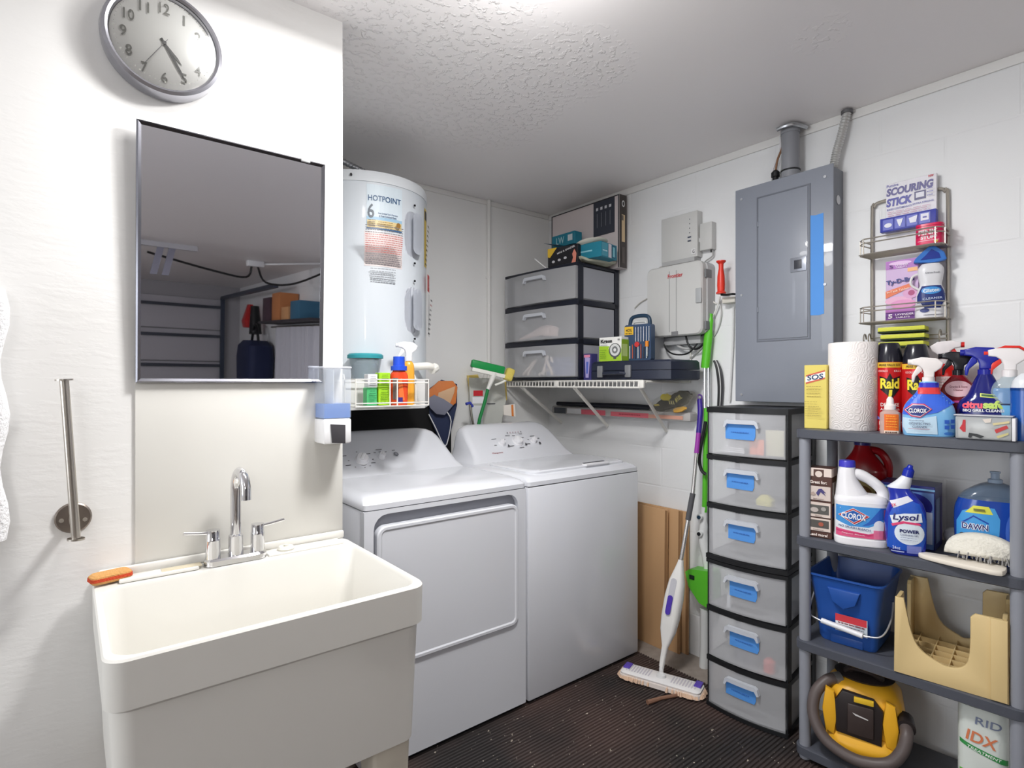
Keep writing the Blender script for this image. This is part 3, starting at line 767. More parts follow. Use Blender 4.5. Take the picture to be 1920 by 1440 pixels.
# things seen through the wide drawers
CT = thing
def indrawer(name, label, cat, bm, mat, x, y, z):
    o = obj(name, bm, mat); m = Matrix.Translation((2.035, 2.338, 1.352)) @ Matrix.Rotation(R(-87), 4, 'Z') @ Matrix.Translation((x, y, z))
    loc, rot, _ = m.decompose(); o.location = loc; o.rotation_euler = rot.to_euler(); tag(o, label, cat); return o
bm = nb(); rnd = random.Random(4)
for k in range(7):
    P = [(-.17 + .012*k, .01*k, .008 + .007*k), (-.08, .01*k+.01, .02 + .009*k), (.03, .008*k, .026 + .008*k), (.13-.008*k, .01*k, .012 + .007*k)]
    tube(bm, P, .0065, 6, smooth=5)
cbox(bm, .05, -.004, .035, .045, .006, .04, .002)
indrawer('cable_bundle', 'bundle of whitish pink cords in the middle corner drawer', 'cord', bm, M((238, 214, 206), .6), .0, .02, H3/3+.022)
bm = nb()
for a, b, c in ((-.17, .03, 35), (-.15, .0, 40), (-.12, .01, 50), (0, .02, 70), (.03, .0, -60), (.05, .02, -55), (-.03, .02, 20)):
    L = .11; tube(bm, [(a, b*.5, .008), (a + L*math.cos(R(abs(c))), b*.5, .008 + L*math.sin(R(abs(c))))] if c > 0 else [(a, b, .10), (a + L*math.cos(R(c)), b, .10 + L*math.sin(R(c)))], .008, 6)
indrawer('plastic_fittings', 'heap of pale plastic sticks in the lowest corner drawer', 'fittings', bm, M((240, 226, 216), .6), .0, .03, .022)
indrawer('tool_pouch', 'bluish folded pouch in the lowest corner drawer', 'pouch', loft(nb(), [(0, .1, .05, .03), (.06, .11, .055, .03), (.1, .06, .03, .02)]), M((90, 104, 150), .7), .11, .09, .022)

# ------------------------------------------------------------------ corner wire shelf on the right wall
t = thing('wire_shelf', 'white wire shelf on the right wall holding the stacked drawers and tool case', 'shelf', (WX, 2.14, 1.345))
y0, y1, x0, x1 = -.51, .515, -.363, -.008
bm = nb()
n = 40
for k in range(n+1):
    y = y0 + (y1-y0)*k/n; cyl(bm, (x0, y, 0), (x1, y, 0), .0022, n=6)
for x in (x0+.005, x0+.12, x0+.24, x1): cyl(bm, (x, y0, -.004), (x, y1, -.004), .003, n=6)
obj('wire_deck', bm, WIRE, t)
bm = nb()
for k in range(n+1):
    y = y0 + (y1-y0)*k/n; cyl(bm, (x0, y, 0), (x0-.002, y, -.030), .0028, n=6)
cyl(bm, (x0, y0, 0), (x0, y1, 0), .004, n=8); cyl(bm, (x0-.002, y0, -.031), (x0-.002, y1, -.031), .0045, n=8)
obj('front_lip', bm, WIRE, t)
for y in (y0+.005, .06): obj('end_clip', cbox(nb(), x0-.003, y, -.015, .012, .028, .036, .003), WIRE, t)
obj('end_wire', tube(nb(), [(x0+.02, y0, -.005), (x1-.03, y0-.002, -.008), (x1-.004, y0-.006, .0), (x1, y0-.008, .03), (x1, y0-.008, .17)], .004, 8, smooth=4), WIRE, t)
for y, yw in ((-.49, -.375), (-.06, .023), (.37, .40)):
    obj('support_bracket', tube(nb(), [(x0+.004, y, -.03), (x1, yw, -.255)], .0105, 8, sq=.6), WIRE, t)

# ------------------------------------------------------------------ shelving unit
SH = thing('shelving_unit', 'four-tier dark plastic shelving with grey posts against the right wall', 'shelves', (2.042, .632, .0115), -86)
BOARD = M((80, 83, 92), .38, bump=.1, bscale=200)
POST = M((146, 149, 158), .4)
SD = .325; SW = .62
TZ = [.033, .405, .770, 1.148]
for z in TZ:
    bm = nb(); loft(bm, [(z-.020, SW/2-.004, SD/2-.004, .03, 0, SD/2), (z-.017, SW/2, SD/2, .03, 0, SD/2), (z+.010, SW/2, SD/2, .03, 0, SD/2), (z+.013, SW/2-.004, SD/2-.004, .03, 0, SD/2)])
    obj('shelf_board', bm, BOARD, SH)
PXY = [(-SW/2+.028, .026), (SW/2-.028, .026), (-SW/2+.028, SD-.026), (SW/2-.028, SD-.026)]
for (px, py) in PXY:
    for k in range(4):
        za = 0 if k == 0 else TZ[k-1]+.0131; zb = TZ[k] - .0201
        if zb - za < .005: continue
        obj('post', lathe(nb(), [(0, za), (.0175, za), (.0185, za+.012 if zb-za > .03 else za+.003), (.0185, zb), (0, zb)], 20, px, py), POST, SH)
STOP = .0115 + 1.1615      # height of the top deck
S2 = .0115 + .7835; S3 = .0115 + .4185; S4 = .0115 + .0465

# ------------------------------------------------------------------ electrical panel
PG = M((140, 145, 156), .38, coat=.2)
yl, yr = ux(1379, 2.308), ux(1563, 2.308)
t = thing('electrical_panel', 'large grey electrical breaker panel with blue tape strip on the right wall', 'electrical panel', (WX, (yl+yr)/2, 1.255))
hw = (yl-yr)/2; H = .925
T4 = thing  # keep
obj('cabinet', box(nb(), -.098, -hw+.006, .004, -.0, hw-.006, H-.006, .003), M((120, 124, 132), .45), t)
obj('cover', box(nb(), -.107, -hw, 0, -.0985, hw, H, .003), PG, t)
cyp = (yl+yr)/2
def pz(u, v): 
    y, z = WZ(u, v, 2.305); return y - cyp, z - 1.255
a = pz(1421, 372); b = pz(1517, 633)
dl, dr_, dt, db = a[0], b[0], a[1]-.0, b[1]
obj('door_frame', loftr(nb(), [[(x, p, q) for p, q in ((dl+g, db-g), (dr_-g, db-g), (dr_-g, dt+g), (dl+g, dt+g))] for x, g in ((-.1072, .006), (-.1095, .005), (-.1095, .0), (-.1072, .0))], closed=True), M((112, 116, 126), .4), t, smooth=False)
d_ = obj('door', box(nb(), -.111, dr_+.004, db+.004, -.1074, dl-.004, dt-.004, .0015), PG, t)
la, lb = pz(1483, 485), pz(1513, 507)
h = obj('latch', box(nb(), -.1145, lb[0], lb[1], -.111, la[0], la[1], .001), M((150, 154, 164), .3, .4), d_)
obj('latch_button', box(nb(), -.117, lb[0]+.018, lb[1]+.011, -.1145, la[0]-.016, la[1]-.011, .001), M((58, 60, 68), .4), h)
for v0 in (.2, .8): obj('hinge', cyl(nb(), (-.1105, dl-.002, db+(dt-db)*v0), (-.1105, dl-.002, db+(dt-db)*v0+.02), .003), PG, d_)
ta, tb = pz(1519, 404), pz(1545, 590)
bm = nb(); rnd = random.Random(3)
prism(bm, [(ta[0], ta[1]), (ta[0]-.02, ta[1]-.004), (tb[0]+.002, ta[1]-.001), (tb[0], tb[1]+.004), (tb[0]+.02, tb[1]), (ta[0]-.001, tb[1]+.002)], -.1082, -.1074, axis='x')
obj('tape_strip', bm, TAPE, t, lab='long strip of blue painter tape')
for yy in (-hw+.03, hw-.03):
    for zz in (.03, H*.5, H-.045): obj('cover_screw', cyl(nb(), (-.1071, yy, zz), (-.110, yy, zz), .0055), M((200, 202, 208), .3, .8), t)
obj('knockout', xf(cyl(nb(), (-.05, -hw+.0055, H-.13), (-.05, -hw+.004, H-.13), .018), Matrix()), M((200, 200, 204), .4, .5), t)
t = thing('service_conduit', 'thick grey conduit between the electrical panel and the ceiling', 'conduit', (2.350, ux(1482, 2.35), 2.181))
top = 2.395 - 2.181
obj('pipe', lathe(nb(), [(0, .002), (.036, .002), (.036, .03), (.034, .03), (.034, top-.03), (.037, top-.03), (.037, top), (0, top)], 28), M((142, 144, 150), .4), t)
obj('coupling_ring', lathe(nb(), [(.0362, .028), (.038, .028), (.038, .034), (.0362, .034)], 28), BLACK, t)
obj('clamp', tube(nb(), [(-.05, .03, top-.014), (-.052, 0, top-.012), (-.038, -.03, top-.01), (0, -.045, top-.01), (.03, -.05, top-.01)], .009, 8, smooth=3), M((186, 188, 192), .3, .9), t)
t = thing('flexible_conduit', 'ribbed silver flexible conduit rising from the panel right corner', 'conduit', (2.37, ux(1562, 2.37), 2.18))
P = smoothpts([(0, 0, 0), (.0, -.012, .06), (.005, -.030, .13), (.012, -.046, .21)], 16)
obj('sleeve', tube(nb(), P, [(.013 if i % 2 else .0165) for i in range(len(P))], 14), M((206, 206, 204), .35, .5), t)
obj('ceiling_collar', cyl(nb(), (.012, -.046, .203), (.012, -.046, .2145), .021), M((120, 120, 122), .4, .7), t)
t = thing('cable_connector', 'black cable connector with two thin wires left of the thick conduit', 'connector', (2.36, ux(1454, 2.36), 2.183))
obj('gland', lathe(nb(), [(0, 0), (.012, 0), (.012, .025), (.017, .027), (.017, .045), (.008, .055), (0, .055)], 12), BLACK, t)
obj('wire', tube(nb(), [(0, 0, .05), (0, -.01, .1), (.01, -.025, .15), (.02, -.02, .205)], .0045, 6, smooth=4), M((150, 110, 80), .5), t)
obj('wire', tube(nb(), [(0, .012, -.01), (.005, .022, .03), (.01, .012, .08), (.02, -.01, .14), (.02, -.01, .2)], .004, 6, smooth=4), WHITE, t)

# ------------------------------------------------------------------ network boxes on the right wall
def wallthing(name, label, cat, u, v, x=WX, group=None):
    y, z = WZ(u, v, x); return thing(name, label, cat, (x, y, z), 0, group)
BXG = M((206, 206, 204), .45)
yl, zt = WZ(1212, 506, 2.315); yr, zb = WZ(1316, 626, 2.315)
t = thing('network_box', 'grey lidded fibre network box with red lettering and cables on the right wall', 'network box', (WX, (yl+yr)/2, zb), 0)
hw = (yl-yr)/2; H = zt-zb
def yz(cy, cz, hy, hz, r, x, n=5): return [(x, a, b) for a, b in rrect(cy, cz, hy, hz, r, n)]
obj('back_case', loftr(nb(), [yz(-.012, H/2, hw-.004, H/2-.004, .03, -.001), yz(-.012, H/2, hw-.004, H/2-.004, .03, -.062)]), M((186, 187, 188), .5), t)
lid = obj('lid', loftr(nb(), [yz(0, H/2, hw, H/2, .03, -.0625), yz(0, H/2, hw, H/2, .03, -.09), yz(0, H/2, hw-.006, H/2-.006, .028, -.098)]), BXG, t)
for yy in (-.02, .02): obj('groove', box(nb(), -.0992, yy-.0012, .02, -.0981, yy+.0012, H-.03), M((150, 151, 152), .5), lid)
obj('lid_latch', box(nb(), -.105, -hw+.0, H*.42, -.0982, -hw+.03, H*.62, .003), M((176, 178, 180), .5), lid)
for zz in (.12, .82): obj('hinge_clip', box(nb(), -.08, -hw-.010, H*zz-.02, -.03, -hw-.0005, H*zz+.02, .003), M((120, 122, 124), .5), t)
obj('seal_strip', box(nb(), -.060, -hw+.0045, .03, -.035, -hw+.0065, H-.03), BLACK, t)
obj('bottom_notch', box(nb(), -.0995, -.03, .002, -.0985, .008, .022, .0), M((130, 130, 132), .5), lid)
XR = Matrix.Rotation(-PI/2, 4, 'Z')
put_label(lid, -.0998, [('t', 'Frontier', .015, H-.055, .085, .020, (200, 50, 56))], lname='lettering', xform=XR)
obj('cable', tube(nb(), [(-.04, .09, .002), (-.05, .08, -.05), (-.05, .03, -.085), (-.05, -.05, -.085), (-.045, -.1, -.04), (-.04, -.12, .002)], .004, 8, smooth=5), BLACK, t)
obj('cable', tube(nb(), [(-.05, -.04, .002), (-.05, -.06, -.05), (-.045, -.1, -.065), (-.04, -.14, -.03), (-.03, -.15, .01)], .005, 8, smooth=5), BLACK, t)
obj('cable', tube(nb(), [(-.03, .03, .002), (-.035, .02, -.04), (-.035, -.03, -.06), (-.03, -.08, -.055)], .006, 8, smooth=5), M((190, 190, 190), .5), t)
obj('cable_gland', box(nb(), -.05, -.12, -.04, -.004, .09, .0, .005), M((176, 177, 178), .5), t)
yl, zt = WZ(1240, 418, 2.37); yr, zb = WZ(1308, 482, 2.37)
t = thing('router', 'thin grey router box with indicator lights mounted above the network box', 'router', (WX, (yl+yr)/2, zb+.004))
hw = (yl-yr)/2; H = zt-zb+.012
obj('case', box(nb(), -.045, -hw, 0, -.0, hw, H, .005), BXG, t)
obj('base_ledge', prism(nb(), [(-.055, -.0205), (-.012, -.035), (-.004, -.035), (-.004, -.0005), (-.055, -.0005)], -hw+.01, hw-.012), M((176, 176, 176), .5), t)
put_label(t, -.0452, [('e', hw*.6, H*.84-.022*k, .0022, .003, (90, 92, 100)) for k in range(4)] + [('r', hw*.5, H*.84-.09-.018*k, hw*.68, H*.84-.084-.018*k, (70, 76, 96)) for k in range(2)] + [('r', hw*.7, .012, hw*.93, .04, (226, 226, 226)), ('t', 'G', hw*.82, .026, .012, .016, (60, 60, 66))], name='indicator_lights', xform=XR)
yl, zt = WZ(1312, 420, 2.375); yr, zb = WZ(1335, 466, 2.375)
t = thing('power_adapter_box', 'small pale grey junction box beside the router', 'junction box', (WX, (yl+yr)/2, zb))
hw = (yl-yr)/2; H = zt-zb
obj('case', box(nb(), -.04, -hw, 0, 0, hw, H, .004), BXG, t)
obj('side_clip', box(nb(), -.03, hw+.0005, H*.35, -.01, hw+.008, H*.5, .001), WHITE, t)
obj('plug', cyl(nb(), (-.02, -.02, -.012), (-.02, -.02, 0), .006), BLACK, t)
obj('cable', tube(nb(), [(-.02, -hw+.01, 0), (-.02, -hw+.008, -.03), (-.02, hw*.4, -.05), (-.015, hw*.9, -.075), (-.012, hw*.9, -.15)], .0035, 8, smooth=5), M((170, 170, 168), .5), t)
def wcable(label, pts, r, c, name='cable', x=None):
    P = []
    for p in pts: 
        y, z = WZ(p[0], p[1], p[2]); P.append((p[2], y, z))
    o = obj(name, tube(nb(), P, r, 8, smooth=5), M(c, .5)); tag(o, label, 'cable'); return o
wcable('white cable running from the router past the network box down to the hook', [(1308, 482, 2.40), (1312, 500, 2.40), (1325, 530, 2.40), (1335, 562, 2.40), (1344, 570, 2.40)], .0035, (228, 226, 220))
wcable('pale cable arching over the top of the network box', [(1224, 515, 2.40), (1240, 500, 2.405), (1270, 497, 2.405), (1298, 500, 2.405), (1318, 515, 2.40), (1330, 530, 2.40)], .003, (206, 204, 198))
wcable('white cable looping down from the hook under the network box', [(1350, 556, 2.38), (1343, 580, 2.39), (1330, 605, 2.385), (1310, 624, 2.36), (1290, 627, 2.34)], .004, (232, 232, 228))
wcable('thin grey cable dropping from the network box to the wire shelf', [(1348, 560, 2.40), (1352, 590, 2.40), (1342, 625, 2.405), (1318, 650, 2.405), (1288, 680, 2.405), (1280, 690, 2.405)], .003, (200, 200, 198))
wcable('thin cable running from the drawers to the network box', [(1190, 578, 2.405), (1200, 568, 2.405), (1213, 560, 2.405)], .003, (196, 192, 184))
wcable('white cord hanging beside the left edge of the electrical panel', [(1375, 575, 2.40), (1374, 640, 2.40), (1371, 700, 2.40), (1368, 752, 2.40)], .0045, (222, 222, 222), 'white_cable')
y, z = WZ(1352, 551, 2.33)
t = thing('red_handle_hook', 'red spool-shaped handle hanging on a black hook left of the electrical panel', 'hook', (2.33, y, z))
obj('handle', lathe(nb(), [(0, .0), (.021, .0), (.022, .006), (.016, .012), (.0175, .04), (.016, .08), (.0105, .115), (.011, .135), (.021, .145), (.021, .15), (0, .152)], 28), M((232, 60, 44), .35), t)
obj('hook_rod', tube(nb(), [(0, 0, -.004), (.0, -.03, -.008), (.004, -.06, -.008), (.07, -.062, -.008)], .005, 8, smooth=4), BLACK, t)
obj('mount', box(nb(), .03, -.05, -.04, .081, .015, -.014, .004), M((220, 216, 206), .4), t)

# ------------------------------------------------------------------ cardboard, mops
CB = M((198, 158, 116), .8, bump=.15, bscale=30)
for i, (xa, y0, y1, h) in enumerate(((2.398, 1.625, 2.02, .70), (2.372, 1.655, 2.04, .705), (2.345, 1.715, 2.06, .70))):
    t = thing('cardboard_sheet', ('flattened cardboard sheet closest to the wall beside the washer', 'middle flattened cardboard sheet beside the washer', 'flattened cardboard sheet closest to the washer')[i], 'cardboard', (xa, (y0+y1)/2, .0), ry=1.0 if i else 0.3, group='cardboard sheets beside the washer')
    hw = (y1-y0)/2
    obj('panel', box(nb(), -.011, -hw, 0, -.001, hw, h, .001), CB, t)
    obj('fold_edge', box(nb(), -.0125, -hw, .001, -.0112, -hw+.012, h-.002), M((150, 112, 76), .8), t)

MB_ = Vector((2.085, 1.556, .055)); MT = Vector((2.385, 1.543, 1.262))
t = thing('spray_mop', 'white spray mop with purple handle leaning on the right wall', 'mop', tuple(MB_))
def mp(u, v, k=None):
    """point on the mop's leaning plane"""
    dx, dz = MT.x-MB_.x, MT.z-MB_.z
    lo, hi = -.3, 1.3
    for _ in range(40):
        m = (lo+hi)/2; x = MB_.x + m*dx; z = MB_.z + m*dz
        y = ux(u, x); D = x*FX + y*FY; vv = 718 - (z-CAM_Z)*1054/D
        if vv > v: lo = m
        else: hi = m
    return Vector((x, y, z)) - MB_
q = [mp(*p) for p in ((1312, 745), (1313, 775), (1310, 812), (1306, 850))]
obj('hanging_eye', tube(nb(), [q[0] + Vector((0, .012*math.cos(a), .012*math.sin(a) + .0)) for a in [2*PI*k/14 for k in range(14)]], .004, 8, closed=True), M((90, 50, 140), .4), t)
obj('handle_grip', tube(nb(), [q[0]-Vector((0, 0, .012)), q[1], q[2]], .0125, 14, smooth=5), M((60, 38, 142), .35), t, lab='dark violet grip')
obj('handle_sleeve', tube(nb(), [q[2], q[3]], .0115, 14), M((160, 60, 170), .35), t, lab='magenta sleeve')
a, b, c, d, e = mp(1306, 850), mp(1299, 925), mp(1290, 975), mp(1277, 1050), mp(1240, 1250)
obj('pole', tube(nb(), [a, b, c, d], .009, 12), M((214, 212, 210), .25, .8), t)
obj('foam_grip', tube(nb(), [b, c], .0125, 14), M((88, 88, 92), .7), t)
ax = (d-e).normalized(); side = Vector((0, 1, 0)); side = (side - ax*side.dot(ax)).normalized(); nrm = ax.cross(side)
rings = []
for u_, hw_, ht_ in ((0, .010, .009), (.03, .011, .01), (.09, .014, .012), (.16, .036, .02), (.22, .042, .024), (.31, .043, .026), (.38, .036, .024), (.43, .022, .018), (.465, .013, .013), (.48, .011, .011)):
    cpt = e + ax*u_*((d-e).length/.48)
    rings.append([tuple(cpt + side*p[0] + nrm*p[1]) for p in rr(0, 0, hw_, ht_, min(hw_, ht_)*.8, 0, 4)])
obj('body', loftr(nb(), rings), M((240, 239, 236), .3), t, ang=60)
L_ = (d-e).length/.48
sg = -1 if nrm.x > 0 else 1
def onb(u0, s0, o): return e + ax*u0*L_ + side*s0 + nrm*sg*o
bm = nb(); 
loftr(bm, [[tuple(onb(u0, s0, o)) for s0, u0 in rrect(0.0, .31, .0155, .085, .015, 5)] for o in (.020, .0262)])
obj('bottle_window', bm, M((205, 205, 212), .3), t)
bm = nb(); loftr(bm, [[tuple(onb(u0, s0, o)) for s0, u0 in rrect(0.0, .275, .0125, .043, .012, 5)] for o in (.0263, .031)])
obj('solution_bottle', bm, M((84, 60, 178), .25), t, lab='purple solution bottle')
A = Vector((1.985, 1.700, .0)); B = Vector((2.105, 1.352, .0)); cen = (A+B)/2; ang = math.degrees(math.atan2(B.y-A.y, B.x-A.x)); hl = (B-A).length/2
hd = thing('flat_mop', 'flat white mop head with purple ends and tan fringe, lying on the mat', 'mop head', (cen.x, cen.y, .0115), ang)
obj('plate', loft(nb(), [(.022, hl-.01, .045, .02), (.030, hl-.008, .048, .02), (.036, hl-.02, .036, .015)]), M((238, 236, 236), .35), hd)
bm = nb()
for k in range(9):
    for s in (-1, 1):
        xx = s*(.05 + .0125*k); cbox(bm, xx, 0, .0368, .005, .055, .0016)
obj('ribs', bm, M((205, 200, 210), .4), hd)['kind'] = 'stuff'
for s in (-1, 1): obj('end_clip', cbox(nb(), s*(hl-.028), .018 if s > 0 else .01, .038, .03, .05, .008, .003), M((92, 70, 176), .4), hd)
bm = nb(); rnd = random.Random(7)
for k in range(110):
    a = 2*PI*k/110; ex, ey = hl*1.0, .062
    cx_ = math.copysign(min(abs(math.cos(a))**.4, 1)*(hl-.012), math.cos(a)); cy_ = math.copysign(min(abs(math.sin(a))**.5, 1)*.046, math.sin(a))
    o_ = Vector((math.cos(a)*.7, math.sin(a), 0)).normalized()*rnd.uniform(.012, .022)
    tube(bm, [(cx_, cy_, .018), (cx_+o_.x*.7, cy_+o_.y*.7, .016), (cx_+o_.x, cy_+o_.y, .006)], .005, 6)
obj('fringe', bm, M((222, 190, 164), .9), hd)['kind'] = 'stuff'
obj('pad', loft(nb(), [(0.004, hl-.006, .054, .02), (.0215, hl-.006, .052, .02)]), M((232, 222, 216), .9), hd)
obj('neck_joint', tube(nb(), [tuple(Matrix.Rotation(-R(ang), 4, 'Z') @ (MB_ + Vector((.012, 0, .03)) - Vector((cen.x, cen.y, .0115)))), tuple(Matrix.Rotation(-R(ang), 4, 'Z') @ (MB_ - Vector((cen.x, cen.y, .0115)))), (0, 0, .048)], [.010, .010, .009], 10), M((236, 236, 236), .35), hd)
obj('pivot', lathe(nb(), [(0, .036), (.022, .036), (.02, .046), (.010, .05), (0, .05)], 16), M((225, 225, 225), .4), hd)
p0 = Vector((1.990, 1.496, .0)); 
def fz(u, v, z):
    r = (u-960)/1054; t_ = (z-CAM_Z)/((718-v)/1054); return ((FX+r*FY)*t_, (FY-r*FX)*t_, z)
t = obj('wooden_stick', tube(nb(), [fz(1214, 1317, .02), fz(1240, 1309, .019), fz(1290, 1300, .018)], [.010, .0075, .007], 8), M((140, 104, 84), .7)); tag(t, 'short brown wooden stick lying on the mat in front of the mop head', 'stick')

# green floor tool
def gp(u, v, x=2.375): 
    y, z = WZ(u, v, x); return Vector((x, y, z))
g0 = gp(1326, 1128); GR = M((96, 200, 50), .35)
t = thing('steam_mop', 'lime green and white steam mop standing between the white mop and the drawer tower', 'steam mop', tuple(g0))
def gl_(us, x=2.375): return [gp(u, v, x) - g0 for u, v in us]
obj('handle_grip', tube(nb(), gl_([(1333, 588), (1331, 600), (1327, 640), (1322, 690)]), [.010, .017, .021, .021], 12, smooth=4, sq=.8), GR, t)
for du in (-3.5, 3.5): obj('chrome_tube', tube(nb(), gl_([(1325+du, 690), (1325+du, 765)]), .006, 10), CHROME, t)
obj('green_pole', tube(nb(), gl_([(1325, 765), (1323, 850), (1321, 960)]), .0125, 12, sq=.9), GR, t)
obj('cord_wrap', tube(nb(), [p - Vector((.03, 0, 0)) for p in gl_([(1330, 790), (1322, 830), (1318, 860), (1322, 880), (1330, 888)])], .008, 8, smooth=4), BLACK, t)
obj('white_body', tube(nb(), gl_([(1320, 950), (1319, 985), (1318, 1010), (1324, 1045), (1327, 1075)]), [.014, .02, .022, .02, .016], 14, smooth=4), M((238, 240, 240), .3), t)
for v, c in ((968, (24, 60, 84)), (999, (20, 20, 26))):
    p = gp(1318, v) - g0; kb = obj('dial', cyl(nb(), p + Vector((-.018, 0, 0)), p + Vector((-.032, 0, 0)), .014), M((236, 238, 238), .3), t)
    obj('dial_centre', cyl(nb(), p + Vector((-.0322, 0, 0)), p + Vector((-.037, 0, 0)), .0085), M(c, .25), kb)
bm = nb(); P = [gp(u, v) - g0 for u, v in ((1296, 1068), (1304, 1063), (1345, 1068), (1345, 1140), (1322, 1126), (1302, 1095))]
loftr(bm, [[(x, p.y, p.z) for p in P] for x in (-.05, .02)])
gb = obj('green_housing', bm, GR, t)
obj('release_button', cbox(nb(), -.052, (gp(1309, 1078)-g0).y, (gp(1309, 1078)-g0).z, .003, .026, .02, .001), M((24, 40, 30), .4), gb)
obj('foot', tube(nb(), [(-.02, 0, -.03), (-.02, 0, -.20), (-.03, -.0, -.33)], .022, 12), M((220, 222, 222), .4), t)
t = thing('cord_bundle', 'bundle of black and white electric cords hanging on the wall above the drawer tower', 'cord', tuple(gp(1342, 672, 2.40)))
for k, c in enumerate(((30, 30, 34), (30, 30, 34), (210, 210, 210), (30, 30, 34), (60, 60, 66))):
    bl = [(1338+k*1.5, 676), (1343+k*2.2, 690+k), (1347+k*2.0, 725), (1346+k*1.6, 765)]
    obj('cord', tube(nb(), [gp(u, v, 2.385 + .003*k) - gp(1342, 672, 2.40) for u, v in bl], .004, 6, smooth=4), M(c, .5), t)

# ------------------------------------------------------------------ packaged goods
def sp(u, x): y = ux(u, x); return y, (x*FX + y*FY)/1054
def face(x, y, k=0): return math.degrees(math.atan2(-x, y)) + k
def scl(items, w, h):
    out = []
    for it in items:
        it = list(it)
        if it[0] == 'r': it[1] *= w; it[2] *= h; it[3] *= w; it[4] *= h
        elif it[0] == 'p': it[1] = [(a*w, b*h) for a, b in it[1]]
        elif it[0] == 'e': it[1] *= w; it[2] *= h; it[3] *= w; it[4] *= h
        else: it[2] *= w; it[3] *= h; it[4] *= w; it[5] *= h
        out.append(tuple(it))
    return out
def lines(x0, x1, z0, z1, n, c, seed=1, th=.35):
    """n rows of fine print, unit coordinates"""
    out = []; rnd = random.Random(seed)
    for k in range(n):
        z = z0 + (z1-z0)*k/max(n-1, 1); h = abs(z1-z0)/max(n, 1)*th; x = x0; e = x1 - rnd.random()*(x1-x0)*.3
        while x < e:
            l = rnd.uniform(.05, .16)*(x1-x0)*1.3; out.append(('r', x, z, min(x+l, e), z+h, c)); x += l + .03*(x1-x0)
    return out
def carton(name, label, cat, loc, rz, w, d, h, mat, items, group=None, side=None, part='carton', ry=0, rx=0, bev=.0015):
    t = thing(name, label, cat, loc, rz, group, rx, ry)
    c = obj(part, box(nb(), -w/2, -d/2, 0, w/2, d/2, h, bev, 1), mat, t)
    if items: put_label(c, -d/2, scl(items, w, h), name='front_print')
    if side: put_label(c, -w/2, scl(side, d, h), name='side_print', xform=Matrix.Rotation(PI/2, 4, 'Z'))
    return t
def spray_head(t, z, s, head, trig, noz, flip=1, x=0, turn=0):
    Q = Matrix.Translation((x, 0, z)) @ Matrix.Rotation(R(turn), 4, 'Z') @ Matrix.Scale(s, 4)
    f = lambda P: [(a*flip, b) for a, b in P]
    bm = prism(nb(), f([(-.047, .030), (-.048, .048), (-.02, .055), (.02, .051), (.040, .036), (.034, .018), (.016, .004), (.015, -.012), (-.013, -.012), (-.013, .004), (-.018, .018), (-.030, .027)]), -.0125, .0125, .004, 3)
    h = obj('spray_head', xf(bm, Q), head, t, ang=50)
    bm = prism(nb(), f([(-.020, .024), (-.030, .026), (-.046, -.006), (-.046, -.028), (-.040, -.030), (-.036, -.010), (-.017, .010)]), -.007, .007, .002)
    obj('trigger', xf(bm, Q), trig, t, ang=50)
    bm = cyl(nb(), (-.047*flip, 0, .039), (-.057*flip, 0, .039), .0095)
    obj('nozzle', xf(bm, Q), noz, t)
    obj('collar', xf(lathe(nb(), [(0, -.032), (.0175, -.032), (.0175, -.012), (.014, -.0118), (0, -.0118)], 24), Q), head, t)

# --- top deck
y, s = sp(1528, 2.085)
carton('soap_pad_box', 'narrow yellow box of scouring pads standing at the left end of the top shelf', 'box', (2.11, y, STOP), -85, 39*s, .055, 119*s, M((222, 204, 104), .5),
  [('p', [(-.42, .70), (.42, .78), (.42, .92), (-.42, .84)], (206, 92, 70)), ('p', [(-.44, .725), (.44, .805), (.44, .895), (-.44, .815)], (240, 238, 230)),
   ('t', 'SOS', 0, .81, .72, .082, (36, 70, 110), .15, 8, .03)] + lines(-.38, .3, .5, .66, 4, (150, 132, 60), 3, .2) + lines(-.4, .38, .2, .42, 7, (170, 152, 74), 4, .25))
y, s = sp(1599, 2.15)
t = thing('paper_towel_roll', 'white embossed paper towel roll standing beside the yellow box on the top shelf', 'paper towels', (2.15, y, STOP), 20)
PT = M((238, 232, 228), .85)
PT2 = bpy.data.materials.new('paper'); PT2.use_nodes = True; nt = PT2.node_tree; p = nt.nodes['Principled BSDF']; p.inputs['Base Color'].default_value = lin((240, 234, 231)) + (1,); p.inputs['Roughness'].default_value = .9
vv = nt.nodes.new('ShaderNodeTexVoronoi'); vv.inputs['Scale'].default_value = 28; tcn = nt.nodes.new('ShaderNodeTexCoord'); mth = nt.nodes.new('ShaderNodeMath'); mth.operation = 'SINE'
ml = nt.nodes.new('ShaderNodeMath'); ml.operation = 'MULTIPLY'; ml.inputs[1].default_value = 38; bb = nt.nodes.new('ShaderNodeBump'); bb.inputs['Strength'].default_value = .25; bb.inputs['Distance'].default_value = .002
for a_, b_ in ((tcn.outputs['Object'], vv.inputs['Vector']), (vv.outputs['Distance'], ml.inputs[0]), (ml.outputs[0], mth.inputs[0]), (mth.outputs[0], bb.inputs['Height']), (bb.outputs[0], p.inputs['Normal'])): nt.links.new(a_, b_)
rh = 162*s; rad = 40.5*s
obj('roll', lathe(nb(), [(.02, 0), (rad-.002, 0), (rad, .003), (rad, rh-.003), (rad-.002, rh), (.02, rh), (.02, .002)], 56), PT2, t)
obj('core', lathe(nb(), [(.017, .001), (.0195, .001), (.0195, rh+.001), (.017, rh+.001), (.017, .002)], 32), M((180, 150, 118), .8), t)
RED = (206, 34, 38)
